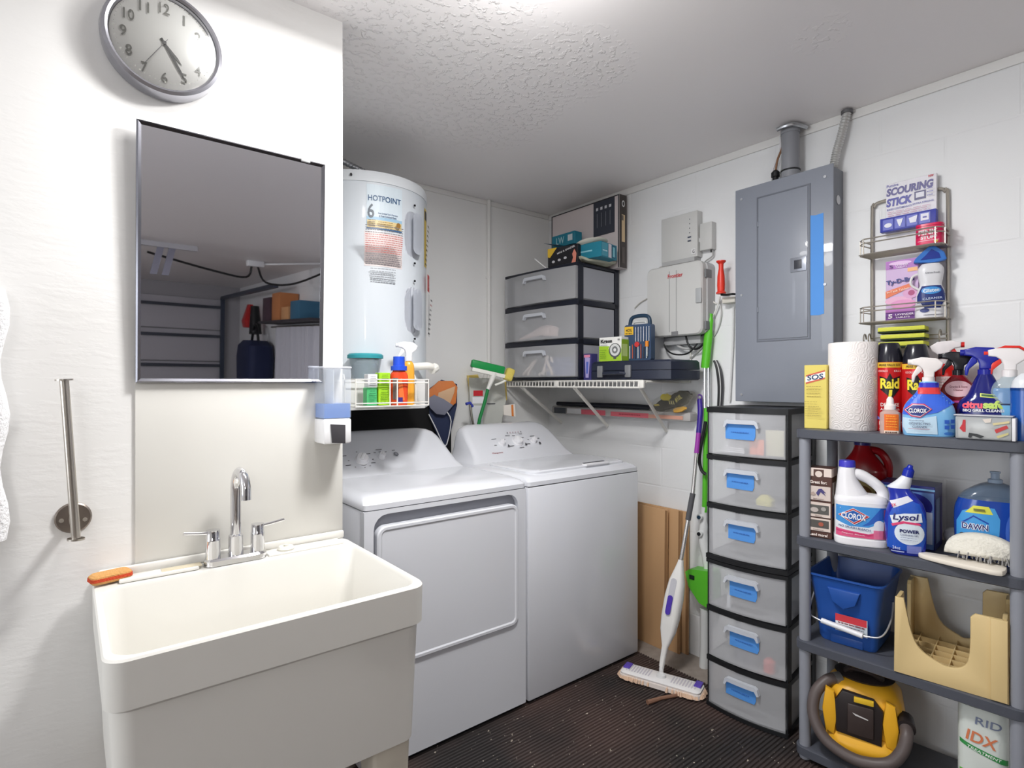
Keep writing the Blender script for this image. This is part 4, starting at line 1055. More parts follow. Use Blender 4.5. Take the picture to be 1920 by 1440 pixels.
for i, (u, x) in enumerate(((1667, 2.19), (1718, 2.20))):
    y, s = sp(u, x); r = 23.5*s; h = 128*s
    t = thing('bug_spray_can', ('red insect spray can with black cap next to the paper towel roll', 'red insect spray can with black cap behind the blue and white spray bottle')[i], 'spray can', (x, y, STOP), face(x, y, 3), 'red insect spray cans')
    obj('can', lathe(nb(), [(0, 0), (r-.002, 0), (r, .003), (r, h-.004), (r*.93, h), (0, h)], 40), M(RED, .28, .2), t)
    obj('cap', lathe(nb(), [(0, h+.0003), (r*.93, h+.0003), (r*.9, h+.02), (r*.72, h+32*s), (r*.62, h+36*s), (0, h+36*s)], 32), M((34, 34, 44), .2), t)
    su = lambda xx, zz, r=r: -math.sqrt(max(r*r - xx*xx, 1e-7))
    W_ = 2*r
    put_label(t, su, scl([('r', -.47, .92, .47, .995, (236, 190, 60)), ('p', [(-.30, .60), (-.34, .80), (-.1, .76), (0, .84), (.1, .76), (.34, .80), (.3, .60), (.1, .52), (0, .44), (-.08, .52)], (26, 20, 22)),
      ('p', [(-.02, .60), (.08, .60), (.03, .53), (.07, .53), (-.04, .42), (0, .50), (-.05, .50)], (244, 226, 70)), ('p', [(-.47, .25), (-.32, .19), (.1, .19), (.47, .29), (.47, .17), (-.47, .17)], (110, 110, 190)),
      ('t', 'Raid', 0, .69, .62, .15, (246, 228, 66), 0, 0, .035), ('t', 'HUGE VALUE SIZE', 0, .958, .7, .035, (60, 40, 30)),
      ('t', 'DEFENSE', 0, .385, .6, .05, (244, 236, 232)), ('t', 'Ant & Roach', 0, .32, .62, .035, (240, 226, 222)), ('t', 'KILLS', .25, .87, .22, .03, (244, 220, 220)), ('t', 'ODORLESS', -.22, .87, .3, .03, (244, 200, 200)),
      ('t', 'PE PREVENTS', .05, .12, .8, .045, (244, 226, 222))] + lines(-.35, .35, .03, .09, 2, (230, 180, 176), 5), W_, h), curved=(r, 12), eps=.0007)
y, s = sp(1669, 2.085)
t = thing('glue_bottle', 'small clear bottle with orange label and white pointed cap in front of the red cans', 'bottle', (2.085, y, STOP), face(2.085, y))
B_ = Bottle([(0, 15*s, 12*s), (.003, 16.5*s, 13*s), (34*s, 16.5*s, 13*s), (40*s, 14*s, 11*s), (44*s, 8*s, 8*s)], 3.2)
B_.make('bottle_body', M((226, 200, 190), .15, alpha=.55), t)
obj('cap', lathe(nb(), [(0, 44*s), (9.5*s, 44*s), (9.5*s, 52*s), (6.5*s, 54*s), (5.5*s, 64*s), (3*s, 68*s), (0, 68.5*s)], 20), M((246, 232, 226), .3), t)
put_label(t, B_.surf, scl([('r', -.28, .14, .40, .9, (232, 110, 30)), ('r', -.28, .02, .40, .14, (236, 214, 196))] + lines(-.2, .35, .3, .8, 5, (250, 170, 60), 8) + lines(-.24, .36, .04, .1, 1, (90, 60, 50), 8, 1), 33*s, 40*s), curved=(17*s, 8))
# blue and white disinfecting spray
y, s = sp(1741, 2.085)
t = thing('bleach_spray', 'light blue disinfecting spray bottle with white trigger head on the top shelf', 'spray bottle', (2.085, y, STOP), face(2.085, y, 4))
CB_ = Bottle([(0, 37*s, 20*s), (.003, 39*s, 21*s), (20*s, 41*s, 22*s), (50*s, 39*s, 21*s), (66*s, 31*s, 17*s), (78*s, 21*s, 14*s), (92*s, 15*s, 12*s), (100*s, 13*s, 11*s), (101*s, 9*s, 9*s)], 2.8)
CB_.make('bottle_body', M((126, 186, 232), .2), t)
u_ = s
put_label(t, CB_.surf, [('p', [(-36*u_, 58*u_), (-41*u_, 40*u_), (-20*u_, 36*u_), (12*u_, 44*u_), (38*u_, 62*u_), (28*u_, 70*u_), (17*u_, 84*u_), (-17*u_, 84*u_), (-26*u_, 72*u_)], (58, 104, 220)),
  ('p', [(-40*u_, 34*u_), (-20*u_, 31*u_), (10*u_, 38*u_), (12*u_, 4*u_), (-34*u_, 4*u_), (-40*u_, 16*u_)], (196, 222, 240)),
  ('r', -17*u_, 78*u_, 17*u_, 90*u_, (226, 60, 62)), ('r', -15*u_, 90*u_, 15*u_, 99*u_, (50, 52, 190)),
  ('p', [(-39*u_, 48*u_), (-26*u_, 60*u_), (-8*u_, 60*u_), (4*u_, 50*u_), (-14*u_, 34*u_), (-28*u_, 36*u_)], (200, 50, 90)), ('p', [(-37*u_, 48*u_), (-25*u_, 58*u_), (-9*u_, 58*u_), (2*u_, 50*u_), (-14*u_, 36*u_), (-27*u_, 38*u_)], (240, 240, 246)),
  ('p', [(-36*u_, 48*u_), (-25*u_, 57*u_), (-9*u_, 57*u_), (1*u_, 50*u_), (-14*u_, 37*u_), (-27*u_, 39*u_)], (40, 54, 130)),
  ('r', 22*u_, 24*u_, 29*u_, 31*u_, (40, 92, 190)), ('r', 31*u_, 25*u_, 37*u_, 32*u_, (40, 92, 190)), ('r', 22*u_, 14*u_, 29*u_, 21*u_, (40, 92, 190)), ('r', 31*u_, 15*u_, 37*u_, 22*u_, (40, 92, 190)), ('e', 29*u_, 6*u_, 8*u_, 3*u_, (60, 120, 200)),
  ('t', 'CLOROX', -18*u_, 47*u_, 27*u_, 8*u_, (246, 246, 250), 0, 0, .03), ('t', 'Disinfecting', -20*u_, 28.5*u_, 22*u_, 3*u_, (70, 80, 110)), ('t', 'DISINFECTING', -15*u_, 23*u_, 32*u_, 4*u_, (70, 80, 110)), ('t', 'CLEANER', -15*u_, 17*u_, 22*u_, 4*u_, (70, 80, 110)), ('r', -32*u_, 13*u_, 0, 13.6*u_, (190, 80, 100))], curved=(42*s, 18), eps=.0008)
spray_head(t, 116*s, s/.0017*.95, M((240, 234, 232), .35), M((236, 226, 224), .35), M((240, 236, 234), .35), 1)
y, s = sp(1770, 2.27)
t = thing('red_cleaner_bottle', 'bright red bottle with white label behind the black-trigger bottle', 'bottle', (2.27, y, STOP), face(2.27, y))
B_ = Bottle([(0, 26*s, 15*s), (.004, 28*s, 16*s), (70*s, 28*s, 16*s), (100*s, 26*s, 15*s), (122*s, 15*s, 12*s), (128*s, 10*s, 10*s)], 2.5)
B_.make('bottle_body', M((212, 34, 30), .2), t)
put_label(t, B_.surf, [('r', -12*s, 78*s, 20*s, 104*s, (224, 212, 208))] + lines(-8*s, 16*s, 82*s, 100*s, 4, (190, 150, 150), 3), curved=(28*s, 8))
spray_head(t, 142*s, s/.0019, M((232, 226, 226), .4), M((210, 40, 36), .3), M((210, 40, 36), .3), -1)
y, s = sp(1797, 2.19)
t = thing('granite_cleaner', 'dark red spray bottle with black trigger and round pink label', 'spray bottle', (2.19, y, STOP), face(2.19, y))
B_ = Bottle([(0, 24*s, 15*s), (.004, 26*s, 16*s), (50*s, 27*s, 17*s), (72*s, 29*s, 18*s), (92*s, 24*s, 16*s), (106*s, 14*s, 12*s), (113*s, 8*s, 8*s)], 2.3)
B_.make('bottle_body', M((126, 18, 30), .15), t)
put_label(t, B_.surf, [('e', 0, 86*s, 20*s, 15*s, (232, 190, 196)), ('t', 'Granite & Stone', 0, 90*s, 26*s, 4*s, (130, 50, 66)), ('t', 'Cleaner', 0, 84*s, 14*s, 3.5*s, (130, 50, 66)), ('r', -20*s, 60*s, 18*s, 64*s, (236, 90, 170))], curved=(29*s, 10))
spray_head(t, 127*s, s/.0017*.9, M((26, 26, 32), .2), M((26, 26, 32), .2), M((20, 20, 26), .2), 1)
y, s = sp(1803, 2.20)
carton('orange_box', 'small orange and red box between the blue sprays at the back of the clear package', 'box', (2.20, y, STOP), -80, 34*s, .03, 60*s, M((230, 140, 50), .45),
  [('p', [(-.5, 0), (.5, 0), (.5, .2), (-.5, .38)], (196, 40, 34)), ('r', -.5, .9, .5, 1, (220, 60, 100)), ('t', 'C', -.3, .6, .22, .28, (190, 120, 40)), ('r', .1, .35, .16, .88, (246, 180, 70))])
# navy grill cleaner
y, s = sp(1847, 2.165)
t = thing('grill_cleaner', 'navy blue grill cleaner spray bottle with blue trigger head on the top shelf', 'spray bottle', (2.165, y, STOP), face(2.165, y, -4))
B_ = Bottle([(0, 41*s, 22*s), (.003, 43*s, 23*s), (45*s, 43*s, 23*s), (66*s, 38*s, 21*s), (80*s, 26*s, 17*s), (104*s, 17*s, 13*s), (117*s, 11*s, 11*s)], 2.6)
NB = M((22, 28, 112), .12)
B_.make('bottle_body', NB, t)
put_label(t, B_.surf, [('p', [(-6*s, 82*s), (20*s, 79*s), (24*s, 72*s), (-6*s, 75*s)], (222, 230, 120)), ('p', [(-4*s, 80.5*s), (19*s, 78*s), (22*s, 73.5*s), (-4*s, 76.5*s)], (60, 100, 60)),
  ('t', 'citru', -17*s, 60*s, 30*s, 13*s, (240, 90, 110), 0, 0, .05), ('t', 'safe', 14*s, 61*s, 31*s, 15*s, (196, 222, 110), 0, 0, .05), ('t', 'BBQ GRILL CLEANER', 0, 49.5*s, 62*s, 6*s, (240, 240, 244), 0, 0, .03)] + lines(-30*s, 30*s, 33*s, 36*s, 1, (120, 130, 190), 4), curved=(44*s, 16), eps=.0006)
spray_head(t, 134*s, s/.0016*1.02, M((28, 36, 148), .25), M((34, 44, 160), .25), M((28, 36, 148), .25), 1)
y, s = sp(1843, 2.062)
t = thing('scrubber_package', 'clear and white plastic package with red tags in front of the navy spray bottle', 'package', (2.075, y, STOP), -86)
w_ = .125
obj('tray', box(nb(), -w_/2, -.026, 0, w_/2, .026, .066, .004), M((206, 210, 212), .15, alpha=.55), t)
obj('inner_card', box(nb(), -w_/2+.004, -.004, .003, w_/2-.004, .022, .060, .001), M((226, 224, 218), .6), t)
obj('lid_edge', box(nb(), -w_/2-.003, -.029, .0665, w_/2+.003, .029, .070, .001), M((230, 232, 236), .15, alpha=.7), t)
put_label(t, -.0262, [('p', [(-.052, .03), (-.044, .02), (-.038, .02), (-.038, .055), (-.044, .055), (-.046, .042)], (190, 30, 40)), ('p', [(.026, .03), (.052, .044), (.056, .036), (.03, .020)], (190, 50, 50)), ('p', [(.0, .058), (.02, .062), (.018, .05), (.006, .048)], (220, 210, 200)),
  ('p', [(-.032, .006), (-.030, .018), (-.012, .016), (.004, .010), (-.004, .004), (-.022, .010), (-.026, .004)], (36, 38, 40)), ('p', [(.022, .048), (.058, .056), (.058, .05), (.024, .042)], (214, 200, 150)), ('p', [(.03, .012), (.056, .024), (.056, .018), (.034, .006)], (200, 190, 130))], name='package_print')
obj('white_end', box(nb(), w_/2+.0005, -.025, 0, w_/2+.008, .025, .064, .001), WHITE, t)
# glass cleaner
y, s = sp(1893, 2.17)
t = thing('glass_cleaner', 'clear spray bottle of bright blue glass cleaner with red trigger', 'spray bottle', (2.17, y, STOP), face(2.17, y))
B_ = Bottle([(0, 33*s, 18*s), (.003, 35*s, 19*s), (70*s, 36*s, 19*s), (96*s, 30*s, 17*s), (112*s, 14*s, 12*s), (118*s, 9*s, 9*s)], 2.5)
B_.make('bottle_body', M((190, 214, 222), .1, alpha=.35), t)
B2 = Bottle([(.002, 31*s, 16*s), (.004, 33*s, 17*s), (70*s, 34*s, 17*s), (92*s, 29.5*s, 15.5*s), (93*s, 20*s, 10*s)], 2.5)
B2.make('blue_liquid', M((30, 122, 196), .15), t)
put_label(t, B_.surf, [('r', -26*s, 18*s, 24*s, 62*s, (110, 180, 220)), ('r', -26*s, 62*s, 24*s, 65*s, (20, 40, 80)), ('t', 'x', -20*s, 36*s, 7*s, 7*s, (190, 40, 50), 0, 0, .05)], curved=(36*s, 12))
spray_head(t, 135*s, s/.00155*1.0, M((236, 232, 232), .3), M((228, 60, 50), .25), M((228, 60, 50), .25), 1)
sh = [c for c in t.children if c.name.startswith('spray_head')][0]
obj('red_top', xf(prism(nb(), [(-.03, .052), (-.01, .060), (.022, .058), (.046, .040), (.040, .036), (.02, .0515)], -.0135, .0135, .003), Matrix.Translation((0, 0, 135*s)) @ Matrix.Scale(s/.00155, 4)), M((228, 50, 40), .2), t)
y, s = sp(1931, 2.13)
t = thing('blue_jug', 'blue jug with white shoulder at the far right end of the top shelf', 'jug', (2.13, y, STOP), face(2.13, y))
B_ = Bottle([(0, 26*s, 22*s), (.003, 28*s, 24*s), (92*s, 28*s, 24*s), (93*s, 28*s, 24*s)], 3); B_.make('jug_body', M((24, 84, 170), .15), t)
Bottle([(94*s, 28*s, 24*s), (112*s, 24*s, 20*s), (124*s, 14*s, 12*s), (126*s, 10*s, 10*s)], 2.5).make('jug_shoulder', M((222, 226, 230), .3), t)

# --- second deck
y, s = sp(1532, 2.06)
BR = (84, 54, 46)
t = carton('cleaner_box', 'brown and cream box with three picture panels at the left of the second shelf', 'box', (2.095, y, S2), -80, 43*s, .075, 130*s, M(BR, .5),
  [('r', -.5, .88, .5, 1.0, (230, 214, 204)), ('r', -.2, .85, .2, .98, BR), ('e', 0, .915, .14, .045, (226, 210, 200)),
   ('r', -.46, .54, .46, .74, (214, 200, 192)), ('r', -.46, .30, .46, .51, (222, 206, 196)), ('r', -.46, .10, .46, .28, (222, 206, 196)), ('r', -.40, .34, .40, .47, (90, 88, 84)), ('r', -.4, .145, .4, .255, (86, 82, 78)),
   ('p', [(-.1, .64), (.0, .70), (.12, .71), (.3, .65), (.2, .66), (.28, .61), (.08, .66), (-.02, .60)], (70, 64, 120)), ('p', [(-.4, .62), (-.2, .66), (-.1, .62), (-.2, .6)], (180, 160, 150)), ('e', -.16, .40, .16, .035, (190, 180, 174)), ('e', .1, .20, .1, .03, (170, 90, 70)), ('e', .2, .42, .1, .03, (160, 156, 150)),
   ('t', 'Great for:', 0, .80, .66, .045, (240, 228, 220), 0, 0, .03), ('t', 'Bathrooms', 0, .56, .4, .022, (110, 84, 76)), ('t', 'Ovens', 0, .32, .26, .02, (110, 84, 76)), ('t', 'Cookware', 0, .12, .4, .02, (110, 84, 76)), ('t', '...and more!', 0, .05, .72, .04, (240, 228, 220), 0, 0, .03)],
  side=[('r', -.5, .88, .5, 1.0, (230, 214, 204)), ('r', -.42, .5, .3, .8, (200, 190, 184)), ('r', -.42, .3, .3, .47, (60, 70, 140)), ('r', -.42, .08, .3, .27, (110, 90, 84))] + lines(-.3, .2, .6, .75, 4, (110, 100, 120), 4))
# bleach jug
y, s = sp(1614, 2.10)
t = thing('bleach_jug', 'white bleach jug with blue cap and handle on the second shelf', 'jug', (2.10, y, S2), face(2.10, y, 4))
JW = M((238, 237, 240), .3)
U = s
rings = []
CJ = Bottle([(0, 41*U, 26*U), (.003, 43.5*U, 28*U), (14*U, 44*U, 28*U), (17*U, 43*U, 27.4*U), (74*U, 43*U, 27.4*U), (80*U, 43.5*U, 27*U), (88*U, 41*U, 25*U), (92*U, 34*U, 20*U), (93*U, 26*U, 12*U)], 3.2)
CJ.make('jug_body', JW, t)
obj('jug_neck', loftr(nb(), [[(cx + a*math.copysign(abs(math.cos(2*PI*k/24))**.8, math.cos(2*PI*k/24)), b*math.sin(2*PI*k/24), z) for k in range(24)] for z, cx, a, b in ((84*U, -12*U, 30*U, 24*U), (104*U, -18*U, 22*U, 20*U), (120*U, -22*U, 16.5*U, 16*U), (134*U, -22*U, 15*U, 15*U), (142*U, -22*U, 13*U, 13*U))]), JW, t)
obj('jug_handle', tube(nb(), [(-18*U, 0, 128*U), (-4*U, 0, 129*U), (14*U, 0, 120*U), (30*U, 0, 106*U), (36*U, 0, 92*U), (34*U, 0, 80*U)], [10*U, 10*U, 9.5*U, 9.5*U, 10*U, 12*U], 14, smooth=5, sq=1), JW, t)
obj('cap', lathe(nb(), [(0, 142*U), (14*U, 142*U), (13.4*U, 152*U), (12*U, 154*U), (0, 154*U)], 24, -22*U), M((66, 62, 190), .35), t)
def cl(x, z): return CJ.surf(x, z)
put_label(t, cl, [('r', -41*U, 16*U, 41*U, 73*U, (236, 240, 246)), ('p', [(-41*U, 44*U), (-20*U, 36*U), (10*U, 36*U), (41*U, 50*U), (41*U, 73*U), (-41*U, 73*U)], (70, 150, 220)), ('p', [(41*U, 56*U), (10*U, 40*U), (0, 38*U), (10*U, 46*U), (30*U, 73*U), (41*U, 73*U)], (50, 100, 190)),
  ('p', [(-41*U, 16*U), (41*U, 16*U), (41*U, 34*U), (10*U, 24*U), (-41*U, 30*U)], (226, 92, 136)), ('p', [(-41*U, 24*U), (10*U, 20*U), (20*U, 23*U), (-41*U, 27*U)], (206, 56, 108)), ('e', 27*U, 40*U, 9*U, 10*U, (236, 236, 240)), ('r', 18*U, 16*U, 33*U, 32*U, (232, 120, 156)), ('r', 34*U, 18*U, 39*U, 70*U, (170, 90, 150)),
  ('p', [(-38*U, 55*U), (-14*U, 70*U), (12*U, 56*U), (-12*U, 39*U)], (236, 238, 244)), ('p', [(-37*U, 55*U), (-14*U, 69*U), (11*U, 56*U), (-12*U, 40.5*U)], (196, 44, 50)), ('p', [(-33.5*U, 55*U), (-14*U, 66.5*U), (7*U, 56*U), (-13*U, 43*U)], (236, 238, 244)), ('p', [(-32.5*U, 55*U), (-14*U, 65.5*U), (6*U, 56*U), (-13*U, 44*U)], (40, 96, 176)),
  ('t', 'CLOROX', -13.5*U, 54.5*U, 39*U, 11*U, (248, 248, 252), 0, -4, .03), ('t', 'NO SPLASH BLEACH', -12*U, 33.5*U, 50*U, 4*U, (60, 70, 130), 0, -5), ('t', 'Regular Bleach', -14*U, 22*U, 36*U, 2.5*U, (250, 226, 234), 0, -3)], curved=(42*U, 16), eps=.0005)
y, s = sp(1618, 2.29)
t = thing('red_jug', 'dark red jug with blue cap at the back of the second shelf behind the bleach', 'jug', (2.285, y, S2), face(2.29, y, 0))
RJ = M((150, 16, 24), .2)
B_ = Bottle([(0, 36*s, 24*s), (.004, 38*s, 26*s), (100*s, 39*s, 26*s), (120*s, 36*s, 24*s), (146*s, 18*s, 16*s), (160*s, 13*s, 13*s)], 2.8); B_.make('jug_body', RJ, t)
put_label(t, B_.surf, [('r', -30*s, 30*s, 20*s, 100*s, (216, 196, 130)), ('e', 0, 70*s, 16*s, 18*s, (150, 110, 60))], curved=(39*s, 10))
obj('cap', lathe(nb(), [(0, 160*s), (14*s, 160*s), (13*s, 172*s), (0, 172*s)], 20), M((44, 36, 120), .3), t)
obj('jug_handle', tube(nb(), [(12*s, 0, 152*s), (28*s, 0, 148*s), (40*s, 0, 128*s), (40*s, 0, 104*s)], 7*s, 10, smooth=4), RJ, t)
# toilet cleaner
y, s = sp(1696, 2.085)
t = thing('toilet_cleaner', 'blue angled-neck toilet cleaner bottle with white shoulder on the second shelf', 'bottle', (2.085, y, S2), face(2.085, y, 4))
U = s
rings = []
for z, cx, a, b in ((0, 4, 24, 17), (2, 4, 27, 19), (16, 2, 31, 21), (60, 1, 33, 21), (80, 2, 31, 20), (96, 2, 26, 17), (108, -3, 21, 14), (118, -8, 18, 13), (122, -9, 17.5, 13)):
    rings.append([((cx + a*math.copysign(abs(math.cos(2*PI*k/36))**.8, math.cos(2*PI*k/36)))*U, b*U*math.copysign(abs(math.sin(2*PI*k/36))**.8, math.sin(2*PI*k/36)), z*U) for k in range(36)])
obj('bottle_body', loftr(nb(), rings), M((36, 52, 168), .15), t, ang=50)
rings = []
for z, cx, a, b in ((122, -9, 18, 13), (124, -9, 18, 13), (134, -2, 13, 11), (146, 4, 8, 8)):
    rings.append([((cx + a*math.cos(2*PI*k/36))*U, b*U*math.sin(2*PI*k/36), z*U) for k in range(36)])
obj('white_shoulder', loftr(nb(), rings), M((232, 234, 240), .3), t)
obj('cap', xf(lathe(nb(), [(0, 0), (9, 0), (8.6, 13), (5, 17), (4, 22), (0, 23)], 20), Matrix.Translation((4*U, 0, 144*U)) @ Matrix.Rotation(R(14), 4, 'Y') @ Matrix.Scale(U, 4)), M((30, 48, 170), .25), t)
LB = Bottle([(0, 26*U, 17*U), (2*U, 29*U, 19*U), (16*U, 33*U, 21*U), (60*U, 34*U, 21*U), (80*U, 33*U, 20*U), (96*U, 28*U, 17*U), (108*U, 22*U, 14*U)], 2.5)
put_label(t, LB.surf, [('p', [(-28*U, 12*U), (24*U, 8*U), (31*U, 30*U), (32*U, 66*U), (22*U, 96*U), (4*U, 104*U), (-16*U, 96*U), (-26*U, 70*U)], (30, 84, 190)), ('p', [(-24*U, 98*U), (-18*U, 86*U), (12*U, 102*U), (4*U, 110*U)], (226, 226, 236)),
  ('e', 6*U, 42*U, 23*U, 21*U, (226, 236, 246)), ('p', [(-24*U, 72*U), (-20*U, 58*U), (26*U, 64*U), (24*U, 80*U), (-2*U, 78*U)], (232, 238, 246)), ('p', [(-22*U, 57*U), (-4*U, 64*U), (22*U, 62*U), (24*U, 58*U), (-2*U, 60*U), (-20*U, 53*U)], (226, 70, 120)),
  ('r', -22*U, 6*U, -2*U, 8*U, (180, 190, 230)), ('r', 2*U, 6*U, 24*U, 20*U, (120, 130, 200)),
  ('t', 'Lysol', 0, 70*U, 38*U, 15*U, (40, 44, 110), .2, 3, .02), ('t', 'POWER', 6*U, 46*U, 30*U, 6.5*U, (36, 44, 100), 0, 0, .04), ('t', 'CLEANING GEL', 6*U, 39*U, 28*U, 3*U, (80, 90, 130)), ('t', '2X', -18*U, 92*U, 8*U, 5*U, (220, 60, 80), 0, 20), ('t', '24oz', -14*U, 14*U, 12*U, 6*U, (200, 210, 240))] + lines(-8*U, 20*U, 30*U, 34*U, 2, (120, 130, 170), 3), curved=(34*U, 14), eps=.0006)
# blue tub of pods with an open lid
y, s = sp(1700, 2.20)
t = carton('detergent_box', 'blue and violet box with open lid behind the toilet cleaner', 'box', (2.235, y, S2), -84, .155, .13, .205, M((40, 44, 110), .35),
  [('r', -.48, .02, .48, .9, (96, 130, 190)), ('e', .1, .68, .36, .2, (34, 36, 130)), ('e', -.3, .55, .14, .2, (110, 60, 190)), ('r', -.5, .93, .5, .96, (120, 170, 210)), ('r', .3, .1, .46, .6, (190, 200, 220))],
  side=[('r', -.4, .1, .1, .8, (110, 130, 170)), ('r', .15, .1, .4, .8, (60, 50, 130))])
obj('open_lid', xf(box(nb(), -.072, -.004, 0, .0, .10, .003), Matrix.Translation((-.005, .0, .207)) @ Matrix.Rotation(R(35), 4, 'Y').inverted()), M((110, 120, 130), .3), t)
y, s = sp(1789, 2.33)
tag(obj('white_ball', lathe(nb(), [(0, 0), (.014, .002), (.026, .012), (.03, .028), (.026, .044), (.014, .054), (0, .056)], 24), M((230, 230, 232), .4), loc=(2.33, y, S2)), 'white rounded lump at the wall behind the big blue soap bottle', 'ball')
# dish soap
y, s = sp(1866, 2.20)
t = thing('dish_soap', 'large blue dish soap bottle with handle behind the right post on the second shelf', 'bottle', (2.20, y, S2), face(2.2, y, 6))
U = s
DB = Bottle([(0, 54*U, 26*U), (.003, 57*U, 28*U), (30*U, 60*U, 30*U), (90*U, 61*U, 30*U), (114*U, 55*U, 28*U), (116*U, 54*U, 28*U)], 2.8)
DB.make('blue_body', M((30, 70, 164), .12), t)
Bottle([(116.5*U, 54*U, 27.5*U), (128*U, 46*U, 24*U), (142*U, 26*U, 18*U), (148*U, 12*U, 12*U)], 2.8).make('clear_shoulder', M((96, 116, 140), .1, alpha=.6), t)
obj('cap', lathe(nb(), [(0, 148*U), (11*U, 148*U), (11*U, 154*U), (6.5*U, 156*U), (6.5*U, 165*U), (8*U, 166*U), (8*U, 169*U), (0, 170*U)], 20), M((150, 168, 190), .15), t)
put_label(t, DB.surf, [('p', [(-58*U, 22*U), (-10*U, 22*U), (2*U, 40*U), (4*U, 84*U), (-4*U, 104*U), (-30*U, 104*U), (-50*U, 94*U), (-58*U, 74*U)], (72, 158, 222)), ('p', [(-46*U, 92*U), (-6*U, 92*U), (-12*U, 106*U), (-34*U, 106*U)], (226, 224, 80)),
  ('p', [(-52*U, 72*U), (-34*U, 88*U), (-12*U, 76*U), (-13*U, 74*U), (-34*U, 85*U), (-51*U, 70*U)], (30, 70, 170)), ('e', -53*U, 34*U, 5*U, 15*U, (236, 200, 60)), ('e', -50*U, 46*U, 5*U, 7*U, (70, 60, 60)), ('e', 26*U, 62*U, 15*U, 40*U, (60, 100, 190)), ('e', 26*U, 62*U, 10*U, 34*U, (34, 70, 160)),
  ('t', 'DAWN', -32*U, 67*U, 38*U, 12*U, (246, 248, 252), 0, 0, .09), ('t', 'DAWN', -32*U, 67*U, 37*U, 11*U, (30, 40, 110), 0, 0, .02), ('t', '70% LESS', -26*U, 50*U, 30*U, 6*U, (226, 240, 250)), ('t', 'SCRUBBING', -26*U, 43*U, 30*U, 4*U, (226, 240, 250)), ('r', -34*U, 97*U, -18*U, 101*U, (110, 110, 50))], curved=(61*U, 18), eps=.0006)
# fluffy duster and white plate
y, s = sp(1835, 2.085)
t = thing('scrub_brush', 'white half-round fluffy brush with grey bristles on the second shelf edge', 'brush', (2.115, y, S2+.019), -82)
bm = nb(); rnd = random.Random(5)
w_ = .085
prof = []
for k in range(21):
    a = PI*k/20; prof.append((-w_*math.cos(a), .012 + .062*math.sin(a)**.8))
loftr(bm, [[(a, yy, b*sc_ + .003) for a, b in prof] for yy, sc_ in ((-.03, .8), (-.02, .97), (0, 1), (.02, .97), (.03, .8))])
obj('fluffy_head', bm, M((232, 228, 216), 1.0, bump=1.0, bscale=110), t, ang=180)
bm = nb()
for k in range(60):
    xx = rnd.uniform(-.05, .075); yy = rnd.uniform(-.032, .0); tube(bm, [(xx, yy, .022), (xx + rnd.uniform(-.006, .006), yy-.006, .001)], .0018, 5)
obj('bristles', bm, M((150, 148, 146), .6), t)['kind'] = 'stuff'
y, s = sp(1806, 2.07)
t = thing('sole_plate', 'white flat curved board sticking over the front edge of the second shelf', 'board', (2.075, y, S2), -84)
P = [(-.11, .012), (-.095, .028), (-.03, .034), (.05, .04), (.09, .042), (.09, -.045), (.03, -.046), (-.03, -.036), (-.09, -.016), (-.108, -.002)]
P = [(p.x, p.y) for p in smoothpts([(a, b, 0) for a, b in P], 4, True)]
obj('board_body', prism(nb(), P, .001, .016, .004, axis='z'), M((236, 228, 214), .5), t)

# --- third deck
t = thing('mop_bucket', 'blue square mop bucket with wire handle and label on the third shelf', 'bucket', (2.205, .812, S3), -84)
BU = M((38, 84, 164), .35)
O = [(0, .085, .095, .02), (.012, .09, .10, .022), (.12, .098, .115, .025), (.15, .103, .12, .028), (.228, .114, .138, .03), (.232, .120, .144, .032), (.238, .120, .144, .032)]
I = [(.238, .114, .138, .03), (.15, .099, .116, .026), (.012, .082, .095, .02)]
bm = loftr(nb(), [rr(0, 0, a, b, r, z, 5) for z, a, b, r in O + I])
for v in bm.verts:
    if v.co.z > .2 and v.co.y < -.12 and -.02 < v.co.x < .13: pass
obj('bucket_body', bm, BU, t, ang=28)
obj('pour_lip', prism(nb(), [(-.05, .20), (.05, .20), (.035, .155), (.0, .135), (-.035, .155)], -.139, -.121, .004), BU, t)
obj('base_rib', box(nb(), -.05, -.103, .0, .05, -.096, .03, .004), BU, t)
hb = obj('wire_handle', tube(nb(), [(-.119, -.02, .16), (-.122, -.06, .12), (-.112, -.118, .088), (-.08, -.135, .078), (0, -.138, .066), (.08, -.135, .066), (.112, -.118, .078), (.122, -.06, .115), (.119, -.02, .16)], .0028, 8, smooth=5), M((214, 214, 216), .3, .6), t)
obj('handle_grip', cyl(nb(), (-.068, -.137, .078), (.058, -.1385, .064), .009), M((232, 234, 238), .35), hb)
lb = put_label(t, -.1235, [('r', -.028, .055, .068, .112, (196, 206, 214)), ('r', -.028, .088, .066, .112, (206, 60, 70)), ('r', -.026, .078, .03, .088, (236, 240, 242))] + scrib(-.02, .06, .082, .004, (120, 60, 70), 2) + scrib(-.02, .06, .074, .003, (110, 110, 120), 3))
